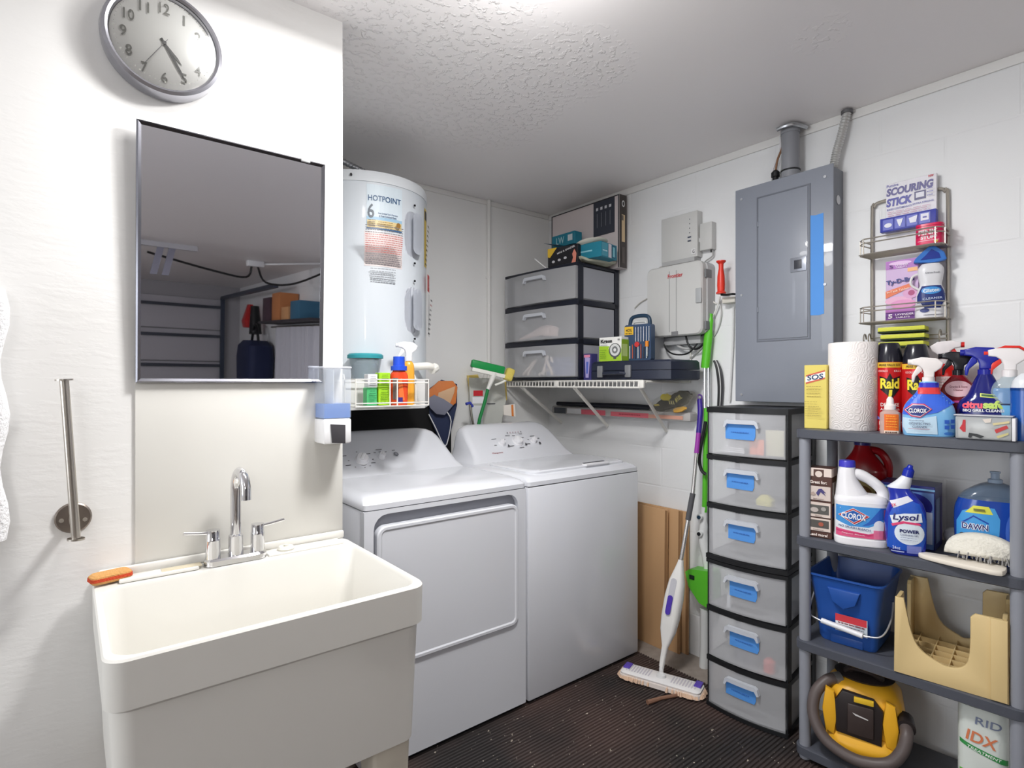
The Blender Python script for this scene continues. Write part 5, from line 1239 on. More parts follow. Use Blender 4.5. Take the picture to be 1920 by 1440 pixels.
# upturned step stool
STL = M((222, 196, 142), .45)
t = thing('step_stool', 'beige plastic step stool lying upside down on the third shelf', 'stool', (2.195, .524, S3), -82)
def uwall(w, h, lo, leg, y0, y1, lean=.0, lg=None):
    lg = lg or leg
    cu = smoothpts([(w/2-leg, h-.012, 0), (w/2-leg-.002, lo+.06, 0), (w/2-leg-.014, lo+.016, 0), (w/2-leg-.045, lo, 0), (-w/2+lg+.075, lo+.006, 0), (-w/2+lg+.034, lo+.030, 0), (-w/2+lg+.012, lo+.075, 0), (-w/2+lg-.008, h, 0)], 4)
    P = [(-w/2, 0), (w/2, 0), (w/2-lean, h-.01), (w/2-lean-.01, h), (w/2-leg+.01, h)] + [(p.x, p.y) for p in cu] + [(-w/2+lean, h)]
    return prism(nb(), P, y0, y1, .003)
obj('front_wall', uwall(.272, .235, .060, .085, -.142, -.130, .003, .034), STL, t)
obj('back_wall', uwall(.272, .235, .060, .075, .130, .142, .003, .060), STL, t)
for s_, nm in ((-1, 'side_wall'), (1, 'side_wall')):
    bm = uwall(.258, .235, .07, .07, -.006, .006)
    obj(nm, xf(bm, Matrix.Translation((s_*.126, 0, 0)) @ Matrix.Rotation(PI/2, 4, 'Z')), STL, t)
for sx in (-1, 1):
    for sy in (-1, 1):
        if sy < 0 and sx > 0: obj('leg_channel', prism(nb(), [(.1335, .004), (.1335, .236), (.096, .236), (.096, .004)], sy*.142, sy*.150, .003), STL, t)
obj('seat_panel', box(nb(), -.132, -.129, 0, .132, .129, .006), STL, t)
bm = nb()
for k in range(5): box(bm, -.12, -.10+.045*k, .0061, .12, -.097+.045*k, .05)
for k in range(5): box(bm, -.10+.048*k, -.125, .0062, -.097+.048*k, .125, .0495)
obj('rib_grid', bm, STL, t)
y, s = sp(1921, 2.10)
t = thing('beige_bin', 'beige plastic bin at the right edge of the third shelf', 'bin', (2.255, .345, S3), -86)
obj('bin_body', loftr(nb(), [rr(0, 0, a, b, .02, z, 4) for z, a, b in ((0, .03, .1), (.2, .034, .11), (.236, .036, .112), (.236, .032, .108), (.01, .026, .096))]), STL, t)

# --- bottom deck: shop vacuum
YL = M((238, 178, 44), .35); VB = M((46, 40, 40), .4); HB = M((92, 82, 80), .45)
t = thing('shop_vacuum', 'yellow and black shop vacuum with wrapped hose on the bottom shelf', 'vacuum cleaner', (2.185, .775, S4), -72)
obj('dust_tank', loft(nb(), [(0, .095, .085, .04), (.02, .105, .095, .045), (.10, .110, .10, .05)]), M((58, 48, 46), .35), t)
obj('yellow_skirt', loft(nb(), [(.03, .100, .112, .04, 0, -.015), (.05, .112, .118, .045, 0, -.015), (.075, .112, .115, .05, 0, -.01), (.1005, .108, .10, .05)]), YL, t)
obj('motor_head', loft(nb(), [(.101, .115, .105, .05), (.15, .118, .108, .055), (.215, .108, .10, .055), (.245, .085, .08, .05), (.256, .06, .06, .04)]), YL, t)
bm = prism(nb(), [(-.078, .095), (.052, .085), (.056, .20), (.030, .232), (-.060, .240), (-.082, .20)], -.121, -.10, .006)
fp = obj('front_panel', bm, VB, t)
bt = obj('battery_door', box(nb(), -.045, -.128, .105, .03, -.1211, .205, .004), M((64, 54, 52), .35), fp)
obj('label_plate', box(nb(), -.026, -.131, .215, .03, -.1211, .232, .002), M((232, 190, 50), .4), fp, lab='yellow nameplate')
obj('door_mark', prism(nb(), [(-.03, .178), (.014, .168), (.014, .165), (-.022, .171)], -.1292, -.1281), M((214, 212, 210), .4), bt)
for sx, dx in ((-1, -.098), (1, .075)): obj('side_guard', prism(nb(), [(dx-.012, .09), (dx+.014, .08), (dx+.024, .15), (dx+.014, .225), (dx-.012, .235), (dx-.022, .16)], -.118, -.095, .006), YL, t)
tp = obj('top_plate', lathe(nb(), [(0, .256), (.078, .256), (.082, .262), (.06, .272), (0, .275)], 32, 0, 0, 0, 1.1, .9), VB, t)
obj('carry_handle', tube(nb(), [(-.05, -.03, .272), (-.03, -.045, .292), (.02, -.05, .292), (.05, -.035, .272)], .011, 10, smooth=5, sq=1.4), VB, tp)
P = smoothpts([(-.075, -.05, .245), (-.108, -.07, .238), (-.142, -.10, .195), (-.145, -.125, .13), (-.105, -.150, .072), (-.02, -.165, .045), (.065, -.160, .06), (.105, -.148, .105), (.118, -.128, .150), (.116, -.100, .165)], 8)
obj('hose', tube(nb(), P, .0185, 16), HB, t)
obj('hose_port', cyl(nb(), (.116, -.108, .163), (.112, -.06, .17), .028), VB, t)
obj('hose_clip', cyl(nb(), (-.088, -.058, .243), (-.07, -.045, .246), .021), M((150, 148, 146), .3, .6), t)
obj('caster', cyl(nb(), (.112, .04, .022), (.128, .04, .022), .02), VB, t)
y, s = sp(1843, 2.13)
t = thing('septic_bottle', 'white and green bottle partly hidden by the right post on the bottom shelf', 'bottle', (2.13, y, S4), face(2.13, y, 4))
B_ = Bottle([(0, .055, .034), (.004, .058, .036), (.30, .058, .036), (.31, .05, .03), (.318, .03, .025)], 2.8); B_.make('bottle_body', M((222, 228, 222), .3), t)
put_label(t, B_.surf, [('p', [(-.055, .02), (.055, .02), (.055, .17), (0, .145), (-.055, .13)], (96, 190, 60)), ('p', [(-.055, .208), (.055, .173), (.055, .189), (-.055, .22)], (60, 150, 80)),
  ('t', 'IDX', -.005, .235, .07, .032, (222, 130, 90), 0, -10, .02), ('t', 'RID', .01, .285, .06, .022, (130, 140, 165), 0, -6), ('t', 'TREATMENT', 0, .197, .08, .008, (240, 250, 240), 0, -14)], curved=(.058, 12))
obj('cap', lathe(nb(), [(0, .3181), (.022, .3181), (.021, .326), (0, .326)], 20), WHITE, t)

# ------------------------------------------------------------------ wire caddy on the right wall
CW = M((176, 170, 160), .3, .6)
cy_, s = sp(1705, 2.40)
yc = (ux(1634, 2.395) + ux(1776, 2.395))/2; hw = (ux(1634, 2.395) - ux(1776, 2.395))/2
t = thing('shower_caddy', 'brushed metal wire caddy with two baskets hanging on the right wall', 'caddy', (WX, yc, 1.50))
def cz(v, u=1705, x=2.40): return WZ(u, v, x)[1] - 1.50
zt = cz(366); 
obj('frame_tube', tube(nb(), [(-.012, hw, -.02), (-.012, hw, zt-.05), (-.012, hw-.008, zt-.015), (-.012, hw-.035, zt), (-.012, -hw+.035, zt), (-.012, -hw+.008, zt-.015), (-.012, -hw, zt-.05), (-.012, -hw, -.02)], .0055, 8, smooth=4), CW, t)
def loopw(z, fx, ex): return [(-.008, hw+ex*.3, z), (-.09, hw+ex, z), (fx, hw+ex-.02, z), (fx, -hw-ex+.02, z), (-.09, -hw-ex, z), (-.008, -hw-ex*.3, z)]
def basket(zr, zb, nm):
    bm = nb(); ex = .012; fx = -.118
    for z in (zr, zr-.015, zb): tube(bm, loopw(z, fx, ex), .0025, 6)
    for k in range(9):
        x = -.015 - .012*k; tube(bm, [(x, hw+ex-.002, zb), (x, -hw-ex+.002, zb)], .0018, 5)
    for y in (hw+ex-.02, -hw-ex+.02, hw+ex, -hw-ex): tube(bm, [(fx if abs(y) < hw+ex-.001 else -.09, y, zr), (fx if abs(y) < hw+ex-.001 else -.09, y, zb)], .0022, 5)
    return obj(nm, bm, CW, t)
z1, z1b = 1.862-1.5, 1.806-1.5
z2, z2b = 1.612-1.5, 1.556-1.5
basket(z1, z1b, 'basket'); basket(z2, z2b, 'basket')
bm = nb()
for z in (-.01, .004): tube(bm, [(-.012, hw, z), (-.03, hw, z), (-.034, -hw, z), (-.012, -hw, z)], .0022, 6)
obj('hook_rail', bm, CW, t)
for y in (hw+.012, hw-.004, -hw*.25, -hw*.5, -hw+.012): obj('hook', tube(nb(), [(-.034, y, .0), (-.04, y, .015), (-.052, y, .018), (-.06, y, .0), (-.05, y, -.03), (-.034, y, -.035)], .0026, 6, smooth=3), CW, t)
# things on the caddy
def cad(name, label, cat, u0, u1, v0, v1, x, d, mat, items, part='carton', grp=None, rx=0, rz=-90):
    ya, yb = ux(u0, x), ux(u1, x); um = (u0+u1)/2; z0 = WZ(um, v1, x)[1]; z1_ = WZ(um, v0, x)[1]
    return carton(name, label, cat, (x + d/2, (ya+yb)/2, z0), rz, ya-yb, d, z1_-z0, mat, items, grp, part=part, rx=rx)
VI = (84, 84, 168)
t2 = cad('scouring_stick_card', 'white hanging card with a violet-blue strip at the top of the wire caddy', 'package', 1661, 1756, 335, 401, 2.382, .012, M((236, 234, 240), .5),
  [('t', 'Pumice', -.36, .93, .24, .08, VI), ('t', 'SCOURING', -.02, .745, .92, .23, (100, 96, 150), .1, 0, .05), ('t', 'STICK', -.22, .44, .52, .24, VI, .1, 0, .05), ('r', .08, .36, .3, .60, (90, 88, 130)), ('r', .11, .42, .27, .56, (226, 226, 236)), ('t', 'new', .4, .95, .1, .06, (200, 40, 60)), ('t', 'BAKED CONTAMINANTS', -.22, .24, .5, .055, VI), ('t', 'EXTRA STRONG', .25, .26, .4, .05, VI)] + lines(-.45, .45, .04, .14, 3, (190, 110, 150), 3) + lines(.34, .48, .4, .58, 3, VI, 6))
d2 = ux(1651, 2.375) - ux(1756, 2.375)
st = obj('violet_strip', box(nb(), -d2/2-.006, -.021, -.052, d2/2-.006, .004, .0-.001, .002), M((64, 72, 170), .4), t2, lab='violet-blue box at the base of the card')
put_label(st, -.0211, [('r', -.082+.038*k, -.046, -.05+.038*k, -.008, (90, 100, 196)) for k in range(4)] + [('e', -.065, -.03, .012, .008, (226, 228, 240)), ('p', [(-.038, -.014), (-.018, -.014), (-.022, -.028), (-.026, -.04), (-.030, -.04), (-.034, -.028)], (226, 228, 240)), ('p', [(.0, -.018), (.026, -.012), (.022, -.036), (.004, -.036)], (226, 228, 240)), ('r', .036, -.036, .06, -.012, (226, 228, 240)), ('r', .042, -.028, .054, -.022, VI)], name='front_print')
zb1 = 1.806 + .0025
y = ux(1741, 2.33)
t3 = thing('pink_paste_tub', 'bright pink cleaning paste tub at the right of the upper caddy basket', 'tub', (2.345, y, zb1), face(2.345, y, -10))
B_ = Bottle([(0, .036, .026), (.003, .039, .029), (.04, .039, .029), (.066, .038, .028)], 3.6); B_.make('tub_body', M((226, 40, 96), .3), t3)
obj('tub_lid', loft(nb(), [(.0665, .039, .030, .02), (.074, .039, .030, .02)]), M((226, 36, 90), .3), t3)
put_label(t3, B_.surf, [('t', 'THE', -.022, .058, .012, .006, (250, 226, 236)), ('t', 'PINK', 0, .044, .056, .017, (252, 240, 244), 0, 0, .05), ('t', 'STUFF', .002, .026, .046, .012, (252, 232, 240), 0, 0, .04), ('r', -.03, .014, .03, .016, (250, 200, 220)), ('e', .022, .010, .006, .004, (240, 200, 80))], curved=(.039, 10))
zb2 = 1.556 + .0025
LV = (196, 156, 206)
z_ = WZ(1690, 487, 2.345)[1] - zb2
y = (ux(1661, 2.345) + ux(1722, 2.345))/2; wd = ux(1661, 2.345) - ux(1722, 2.345)
carton('toilet_tablet_box', 'tall lavender box of toilet tablets in the lower caddy basket', 'box', (2.365, y, zb2), -90, wd, .04, z_, M((206, 178, 216), .45),
  [('r', -.5, .86, .5, 1, (176, 110, 190)), ('e', -.05, .95, .35, .03, (226, 190, 230)), ('r', .18, .79, .48, .85, (240, 180, 120)), ('p', [(-.5, .38), (-.5, .5), (.28, .6), (.28, .53)], (226, 120, 80)),
   ('e', -.1, .33, .42, .07, (230, 176, 206)), ('e', .28, .44, .24, .09, (216, 160, 200)), ('e', .3, .44, .10, .045, (170, 70, 120)), ('e', .05, .27, .4, .07, (224, 150, 196)), ('r', -.5, 0, .5, .15, (110, 50, 140)), ('r', -.5, .14, .5, .2, (190, 120, 196)),
   ('t', '5', -.32, .90, .12, .05, (90, 40, 120)), ('t', 'LAVENDER', .02, .915, .4, .03, (240, 226, 246)), ('t', 'TABLETS', .0, .88, .34, .025, (240, 226, 246)), ('t', 'Ty-D-Bol', -.04, .645, .86, .095, (46, 54, 130), 0, 5, .04), ('t', 'In-Tank Tablets', -.1, .50, .7, .035, (250, 220, 200), 0, 8),
   ('t', '5', -.34, .08, .14, .07, (250, 236, 250), 0, 0, .03), ('t', 'LAVENDER', .1, .1, .56, .03, (250, 236, 250), 0, 0, .02), ('t', 'TABLETS', .04, .055, .44, .025, (250, 236, 250))])
y, s = sp(1743, 2.335)
t4 = thing('rinse_bottle', 'white and blue bottle with blue flip cap in the lower caddy basket', 'bottle', (2.345, y, zb2), face(2.34, y, 4))
U = s
B_ = Bottle([(0, 22*U, 15*U), (.003, 24*U, 16*U), (20*U, 24*U, 16*U), (50*U, 21*U, 15*U), (62*U, 17*U, 13*U), (76*U, 19*U, 14*U), (92*U, 20*U, 14*U), (102*U, 14*U, 11*U)], 2.6); B_.make('bottle_body', M((228, 228, 232), .3), t4)
put_label(t4, B_.surf, [('p', [(-21*U, 28*U), (21*U, 28*U), (22*U, 44*U), (15*U, 60*U), (-14*U, 60*U), (-21*U, 42*U)], (34, 52, 120)), ('p', [(-16*U, 28*U), (18*U, 28*U), (14*U, 18*U), (-10*U, 18*U)], (34, 52, 120)), ('e', 0, 51*U, 15*U, 7*U, (70, 150, 220)), ('e', -10*U, 14*U, 7*U, 4*U, (60, 70, 130)),
  ('t', 'Glisten', 0, 51*U, 24*U, 7*U, (240, 248, 252), .1, 4, .02), ('t', 'CLEANER', 2*U, 36*U, 30*U, 4*U, (200, 214, 240), 0, 3), ('t', 'Citrus Fresh', 2*U, 84*U, 22*U, 3*U, (70, 74, 90)), ('r', -12*U, 5*U, 18*U, 6*U, (120, 120, 130))], curved=(24*U, 10))
bm = nb(); 
loftr(bm, [[(a*U, d, b*U) for a, b in ((-26, 106), (-25, 112), (-14, 124), (0, 137), (4, 137), (20, 122), (24, 108), (10, 104), (0, 104))] for d in (-.012, .012)])
bmesh.ops.bevel(bm, geom=bm.edges[:], offset=.002, segments=2, affect='EDGES')
cpp = obj('flip_cap', bm, M((52, 120, 206), .3), t4)
obj('cap_opening', loftr(nb(), [[(a*U, d, b*U) for a, b in ((-16, 110), (-8, 118), (1, 129), (12, 121), (15, 111))] for d in (-.0135, -.0125)]), M((20, 50, 150), .3), cpp)
obj('side_handle', tube(nb(), [(-17*U, 0, 86*U), (-28*U, 0, 80*U), (-30*U, 0, 66*U), (-19*U, 0, 56*U)], .004, 8, smooth=4), M((228, 226, 226), .3), t4)
for k in range(3):
    y = ux(1692 + 3*(k == 1), 2.34); z = WZ(1692, (652, 638, 624)[k], 2.34)[1]
    o = thing('sponge_pack', ('lowest', 'middle', 'topmost')[k] + ' of the three yellow and green sponges stacked under the caddy baskets', 'sponge', (2.345, y, z-.001), -88 + 2*k, 'yellow sponges under the caddy')
    wq = .070 if k != 1 else .066
    obj('yellow_foam', box(nb(), -wq, -.036, .0065, wq, .036, .0215, .003), M((222, 226, 90), .9, bump=.5, bscale=300), o)
    obj('green_scourer', box(nb(), -wq, -.036, .001, wq, .036, .006, .001), M((44, 58, 40), .9), o, lab='dark green scouring side')

# ------------------------------------------------------------------ on top of the wide drawers in the corner
DT = 1.352 + .607 + .0008
TL = (36, 132, 156)
ya, yb = ux(1034, 2.335), ux(1161, 2.335); D = 2.335*FX + yb*FY
hh_ = CAM_Z + (718-362)/1054*D - DT
t = carton('monitor_box', 'large flat white box with dark panel standing against the wall on the stacked drawers', 'box', (2.366, (ya+yb)/2, DT), -90, ya-yb, .058, hh_-.004, M((222, 212, 212), .5),
  [('r', -.5, 0, -.485, 1, (40, 40, 46)), ('r', -.5, .985, .5, 1, (40, 40, 46)), ('p', [(.15, .5), (.44, .5), (.44, .985), (.15, .985)], (58, 62, 74)), ('r', .485, 0, .5, 1, (70, 70, 74))] +
  [('r', .20+.06*k, .62, .205+.06*k, .82, (150, 154, 164)) for k in range(4)] + [('r', .19+.06*k, .86, .22+.06*k, .90, (216, 218, 224)) for k in range(4)])
yy = -(ya-yb)/2
obj('dark_end_panel', box(nb(), (ya-yb)/2+.0004, -.029, .0, (ya-yb)/2+.0014, .029, hh_-.004), M((74, 68, 66), .5), t)
put_label(t, -(ya-yb)/2-.0016, [('e', .0, hh_*.87, .012, .018, (230, 230, 230)), ('e', .0, hh_*.87, .007, .011, (70, 66, 66)), ('r', -.014, hh_*.35, .012, hh_*.72, (222, 196, 156)), ('r', -.014, hh_*.64, .0, hh_*.71, (120, 110, 104)), ('r', -.012, hh_*.06, .01, hh_*.28, (96, 88, 84))], name='end_print', xform=Matrix.Rotation(PI/2, 4, 'Z'))
def cornerbox(name, label, cat, u0, u1, v0, v1, x, d, mat, items, rz=-90, z=None, side=None, grp=None, ry=0):
    ya, yb = ux(u0, x), ux(u1, x); um = (u0+u1)/2; ym = (ya+yb)/2; Dm = (x*FX + ym*FY)/1054
    zb = CAM_Z + (718-v1)*Dm if z is None else z
    return carton(name, label, cat, (x+d/2, ym, zb), rz, ya-yb, d, (v1-v0)*Dm, mat, items, grp, side, ry=ry)
cornerbox('teal_bulb_box', 'lower of two teal bulb boxes stacked in the corner on the drawers', 'box', 1046, 1078, 435, 487, 2.25, .05, M(TL, .5),
  [('t', 'LW', -.15, .75, .4, .22, (180, 220, 226)), ('r', .2, .72, .42, .9, (214, 226, 230)), ('r', -.4, .2, .4, .3, (120, 190, 206))], z=DT, grp='teal bulb boxes')
cornerbox('teal_bulb_box', 'upper of two teal bulb boxes stacked in the corner, with an open flap', 'box', 1035, 1077, 411, 434, 2.24, .06, M(TL, .5),
  [('t', 'LW', -.12, .5, .36, .55, (180, 220, 226)), ('r', .22, .3, .42, .8, (214, 226, 230))], z=DT+.163, grp='teal bulb boxes')
o = [q_ for q_ in C.objects if q_.name.startswith('teal_bulb_box')][-1]
obj('open_flap', xf(box(nb(), -.07, -.075, 0, .06, 0, .0015), Matrix.Translation((-.01, -.031, .0)) @ Matrix.Rotation(R(14), 4, 'Y')), M((26, 84, 110), .5), o)
cornerbox('tool_box_carton', 'black carton with yellow corner and white lettering at the front of the drawer top', 'box', 1030, 1078, 455, 490, 2.06, .05, M((28, 28, 34), .45),
  [('p', [(-.5, 1), (-.18, 1), (-.42, .5), (-.5, .55)], (226, 186, 60)), ('t', 'MINI & SANDER', .12, .78, .6, .1, (230, 230, 232), 0, 12), ('e', -.3, .25, .05, .07, (200, 200, 204)), ('e', -.1, .3, .05, .07, (200, 200, 204)), ('e', .1, .36, .05, .07, (200, 200, 204)), ('p', [(.3, 0), (.44, 0), (.47, .5), (.40, .75), (.33, .5), (.36, .3)], (222, 140, 120))], rz=-80, z=DT)
cornerbox('teal_long_box', 'wide teal and white box lying at the right of the drawer top', 'box', 1072, 1120, 456, 484, 2.11, .15, M(TL, .5),
  [('r', -.4, .42, .2, .52, (140, 200, 214)), ('r', .0, .1, .0, .2, TL)], rz=-80, z=DT+.006,)
o = [q_ for q_ in C.objects if q_.name.startswith('teal_long_box')][-1]
wq = o.children[0].dimensions
XX = max(v.co.x for v in o.children[0].data.vertices); ZZ = max(v.co.z for v in o.children[0].data.vertices)
put_label(o, -XX, [('r', -.072, .006, -.015, ZZ-.005, (70, 160, 184)), ('r', -.01, .004, .02, ZZ-.004, (222, 214, 224)), ('r', .025, .006, .06, ZZ-.006, (24, 96, 128)), ('r', .032, .012, .052, ZZ-.014, (130, 200, 214))] + scrib(-.065, -.02, .03, .006, (190, 226, 236), 4), name='side_print', xform=Matrix.Rotation(PI/2, 4, 'Z'))
P_ = (2.16, ux(1110, 2.16))
tag(obj('paper_plate', xf(lathe(nb(), [(0, 0), (.055, 0), (.082, .010), (.084, .012), (.055, .004), (0, .003)], 40), Matrix.Rotation(R(-8), 4, 'X')), M((238, 234, 220), .6), loc=(P_[0], P_[1], DT+.097)), 'round off-white plate lying on top of the teal and white box', 'plate')
y = ux(1142, 2.2)
bm = nb()
loftr(bm, [rr(0, 0, a, b, .03, z, 8) for z, a, b in ((0, .10, .07), (.004, .125, .095), (.012, .13, .10), (.0165, .12, .09), (.010, .10, .07))])
for v in bm.verts: v.co.z += .022*abs(v.co.x/.14)**2 + .006*math.sin(v.co.x*75) + .004*math.sin(v.co.y*90); v.co.z = max(v.co.z, .0005)
o = obj('plastic_bag', bm, M((206, 206, 184), .3, alpha=.85, bump=1, bscale=30), loc=(2.215, 2.125, DT)); tag(o, 'crumpled pale greenish plastic bag under the teal box hanging over the drawer top edge', 'bag')
o.location.z = DT
tb = [q_ for q_ in C.objects if q_.name.startswith('teal_long_box')][-1]; tb.location.z = DT + .02
q0 = Vector((2.06, ux(1024, 2.06), DT+.004)); D_ = (2.03*FX + ux(1003, 2.03)*FY)/1054
tag(obj('white_rod', cyl(nb(), (0, 0, 0), (-.02, ux(1003, 2.04)-q0.y, .06), .0035), WHITE, loc=tuple(q0)), 'thin white rod poking out to the left of the black carton', 'rod')

# ------------------------------------------------------------------ on the wire shelf
WS = 1.345 + .0031
ya, yb = ux(1108, 2.09), ux(1268, 2.16)
t = thing('tool_case', 'dark plastic power tool case with two grey latches on the wire shelf', 'tool case', (2.225, (ya+yb)/2 - .0, WS), -90)
w_ = (ya-yb)/2; CS = M((36, 42, 60), .4)
def cs2(z, i): return [(a, b, z) for a, b in [(-w_+i, -.13+i), (w_*.55, -.13+i), (w_-i-.01, -.09+i), (w_-i, -.04), (w_-i, .12-i), (-w_+i, .12-i)]]
obj('case_base', loftr(nb(), [cs2(0, .006), cs2(.006, 0), cs2(.046, 0)]), CS, t)
obj('case_lid', loftr(nb(), [cs2(.0485, .0), cs2(.085, .002), cs2(.094, .010)]), CS, t)
obj('carry_handle', tube(nb(), [(-w_*.62, -.131, .03), (-w_*.55, -.15, .034), (-w_*.1, -.15, .034), (-w_*.0, -.131, .03)], .009, 10, sq=1.3), CS, t)
for xx in (-w_*.72, .012): obj('latch', box(nb(), xx-.017, -.143, .014, xx+.017, -.1305, .072, .004), M((150, 152, 156), .35, .4), t)
TC = WS + .0945
y, s = sp(1142, 2.10)
carton('drain_kit_box', 'lime green and white box with a drain strainer picture on the tool case', 'box', (2.135, y, TC), -82, 49*s, .065, 45*s, M((240, 240, 236), .45),
  [('r', -.5, 0, .5, .50, (164, 204, 50)), ('p', [(-.5, .5), (-.08, .5), (-.02, .62), (-.5, .64)], (164, 204, 50)), ('e', .22, .44, .27, .30, (90, 92, 92)), ('e', .22, .46, .22, .25, (216, 218, 216)), ('e', .22, .46, .13, .15, (120, 122, 122)), ('e', .22, .46, .06, .07, (230, 230, 230)), ('r', .16, .08, .28, .16, (80, 82, 82)),
   ('t', 'Kraus', -.16, .84, .52, .14, (36, 36, 38), 0, 0, .04), ('t', '80', .4, .88, .1, .08, (90, 90, 90))] + lines(-.42, -.02, .66, .74, 2, (90, 94, 90), 5) + lines(-.42, -.08, .12, .44, 5, (110, 150, 40), 6), side=[('r', -.5, 0, .5, .9, (150, 190, 44)), ('r', -.4, .2, .3, .7, (200, 226, 140))])
y, s = sp(1189, 2.16)
t = thing('bit_set', 'blue-grey drill bit set with carry handle and yellow tag standing on the tool case', 'bit set', (2.20, y, TC), -84)
BS = M((58, 78, 108), .4)
w2 = 29*s; h2 = 86*s
obj('case', loftr(nb(), [[(a, yy, b) for a, b in rrect(0, h2*.40, w2, h2*.40, .012, 4)] for yy in (-.018, .018)]), BS, t)
obj('carry_handle', tube(nb(), [(-w2*.72, 0, h2*.79), (-w2*.62, 0, h2*.93), (-w2*.3, 0, h2*.985), (w2*.4, 0, h2*.985), (w2*.72, 0, h2*.93), (w2*.8, 0, h2*.79)], .0095, 12, smooth=5), M((34, 60, 84), .4), t)
obj('handle_insert', tube(nb(), [(-w2*.5, 0, h2*.80), (-w2*.35, 0, h2*.86), (w2*.4, 0, h2*.86), (w2*.5, 0, h2*.80)], .006, 10, smooth=4), M((206, 208, 206), .4), t)
put_label(t, -.0182, [('r', -w2*.98, h2*.58, -w2*.3, h2*.76, (236, 190, 60)), ('t', '40%', -w2*.64, h2*.68, w2*.46, h2*.07, (60, 46, 30))] + scrib(-w2*.9, -w2*.4, h2*.60, .004, (90, 70, 30), 2), name='price_tag')
for k in range(14):
    row = k >= 6; xx = -w2*.1 + w2*.2*(k % 6) if not row else -w2*.75 + w2*.21*(k-6)
    if row: obj('bit', cyl(nb(), (xx, -.022, .012), (xx, -.022, h2*(.30 + .03*(k % 3))), .0028, n=8), M([(60, 62, 70), (200, 204, 208), (180, 90, 70)][k % 3], .3, .6), t)
    else: obj('bit', cyl(nb(), (xx, -.022, h2*.42), (xx, -.022, h2*.74), .002, n=8), M((206, 210, 216), .25, .8), t)
obj('red_knob', xf(lathe(nb(), [(0, 0), (.012, 0), (.013, .008), (0, .009)], 20), Matrix.Translation((w2*.02, -.0185, h2*.36)) @ Matrix.Rotation(PI/2, 4, 'X')), M((210, 60, 60), .4), t)
obj('screwdriver', cyl(nb(), (w2*.78, -.026, .02), (w2*.78, -.026, h2*.30), .005), M((190, 194, 198), .3, .8), t)
obj('orange_grip', cyl(nb(), (w2*.78, -.026, h2*.30), (w2*.78, -.026, h2*.42), .0085), M((232, 140, 40), .4), t)
y = ux(1101, 2.075)
cornerbox('blade_pack', 'small violet and blue blade pack wedged between the drawers and the tool case', 'package', 1094, 1108, 656, 706, 2.10, .05, M((62, 60, 120), .4),
  [('p', [(-.3, .9), (.4, .84), (.2, .1), (-.2, .1)], (180, 170, 220)), ('r', -.4, .86, .4, .96, (236, 150, 180)), ('p', [(-.1, .7), (.2, .7), (.1, .25), (-.1, .25)], (90, 110, 200))], rz=-90, z=WS)

# ------------------------------------------------------------------ under the wire shelf, resting on the support brackets
t = thing('tool_sleeve', 'long flat pink and clear packaging lying across the shelf support brackets', 'package', (2.375, (ux(1040, 2.37)+ux(1300, 2.37))/2, 1.148), -90)
L_ = (ux(1040, 2.37)-ux(1300, 2.37))/2
obj('sleeve', box(nb(), -L_, -.03, 0, L_, .03, .045, .008), M((206, 202, 200), .25, alpha=.7, bump=.6, bscale=40), t)
obj('backing_card', box(nb(), -L_+.01, -.024, .006, L_-.01, .0, .036, .002), M((200, 198, 196), .5), t)
put_label(t, -.0308, [('r', -L_*.72, .006, -L_*.48, .036, (224, 224, 226)), ('r', -L_*.48, .006, -L_*.1, .034, (222, 104, 120)), ('r', -L_*.02, .006, L_*.5, .030, (222, 110, 122)), ('r', -L_*.95, .004, -L_*.74, .038, (70, 76, 84)), ('r', L_*.5, .008, L_*.92, .026, (214, 160, 140))] + scrib(L_*.1, L_*.4, .016, .005, (180, 60, 80), 2) + [])
tag(obj('black_umbrella', tube(nb(), [(2.362, ux(1045, 2.36), 1.209), (2.362, ux(1180, 2.36), 1.210), (2.362, ux(1226, 2.36), 1.208), (2.362, ux(1236, 2.36), 1.208)], [.012, .014, .012, .008], 12), M((26, 28, 38), .6)), 'long thin black folded umbrella lying on the pink packaging', 'umbrella')
yg = ux(1258, 2.34)
t = thing('work_gloves', 'black and yellow work gloves in a clear bag on the support bracket end', 'gloves', (2.352, yg, 1.196), -90)
bm = nb(); rnd = random.Random(12)
def blob(cx, cz, rx, rz, d0, d1, n=22, jit=.12):
    P = [(cx + rx*math.cos(2*PI*k/n)*(1+rnd.uniform(-jit, jit)), cz + rz*math.sin(2*PI*k/n)*(1+rnd.uniform(-jit, jit))) for k in range(n)]
    b = nb(); c1 = [(cx+(a-cx)*.82, cz+(q-cz)*.82) for a, q in P]
    loftr(b, [[(a, d0, q) for a, q in c1], [(a, d0+.006, q) for a, q in P], [(a, d1-.006, q) for a, q in P], [(a, d1, q) for a, q in c1]]); return b
obj('black_glove', xf(blob(.0, .0, .115, .030, -.018, .018), Matrix.Translation((.0, 0, .045)) @ Matrix.Rotation(R(-18), 4, 'Y')), M((34, 32, 30), .8, bump=.5, bscale=90), t)
obj('black_cuff', xf(blob(.0, .0, .058, .036, -.026, .01), Matrix.Translation((.05, -.004, .060)) @ Matrix.Rotation(R(-25), 4, 'Y')), M((40, 38, 34), .8), t)
obj('yellow_patch', xf(blob(0, 0, .036, .018, -.012, .0), Matrix.Translation((-.018, -.020, .068))), M((214, 196, 60), .6), t)
obj('tan_patch', xf(blob(0, 0, .04, .014, -.012, .0), Matrix.Translation((.060, -.020, .010)) @ Matrix.Rotation(R(-12), 4, 'Y')), M((206, 160, 70), .6), t)
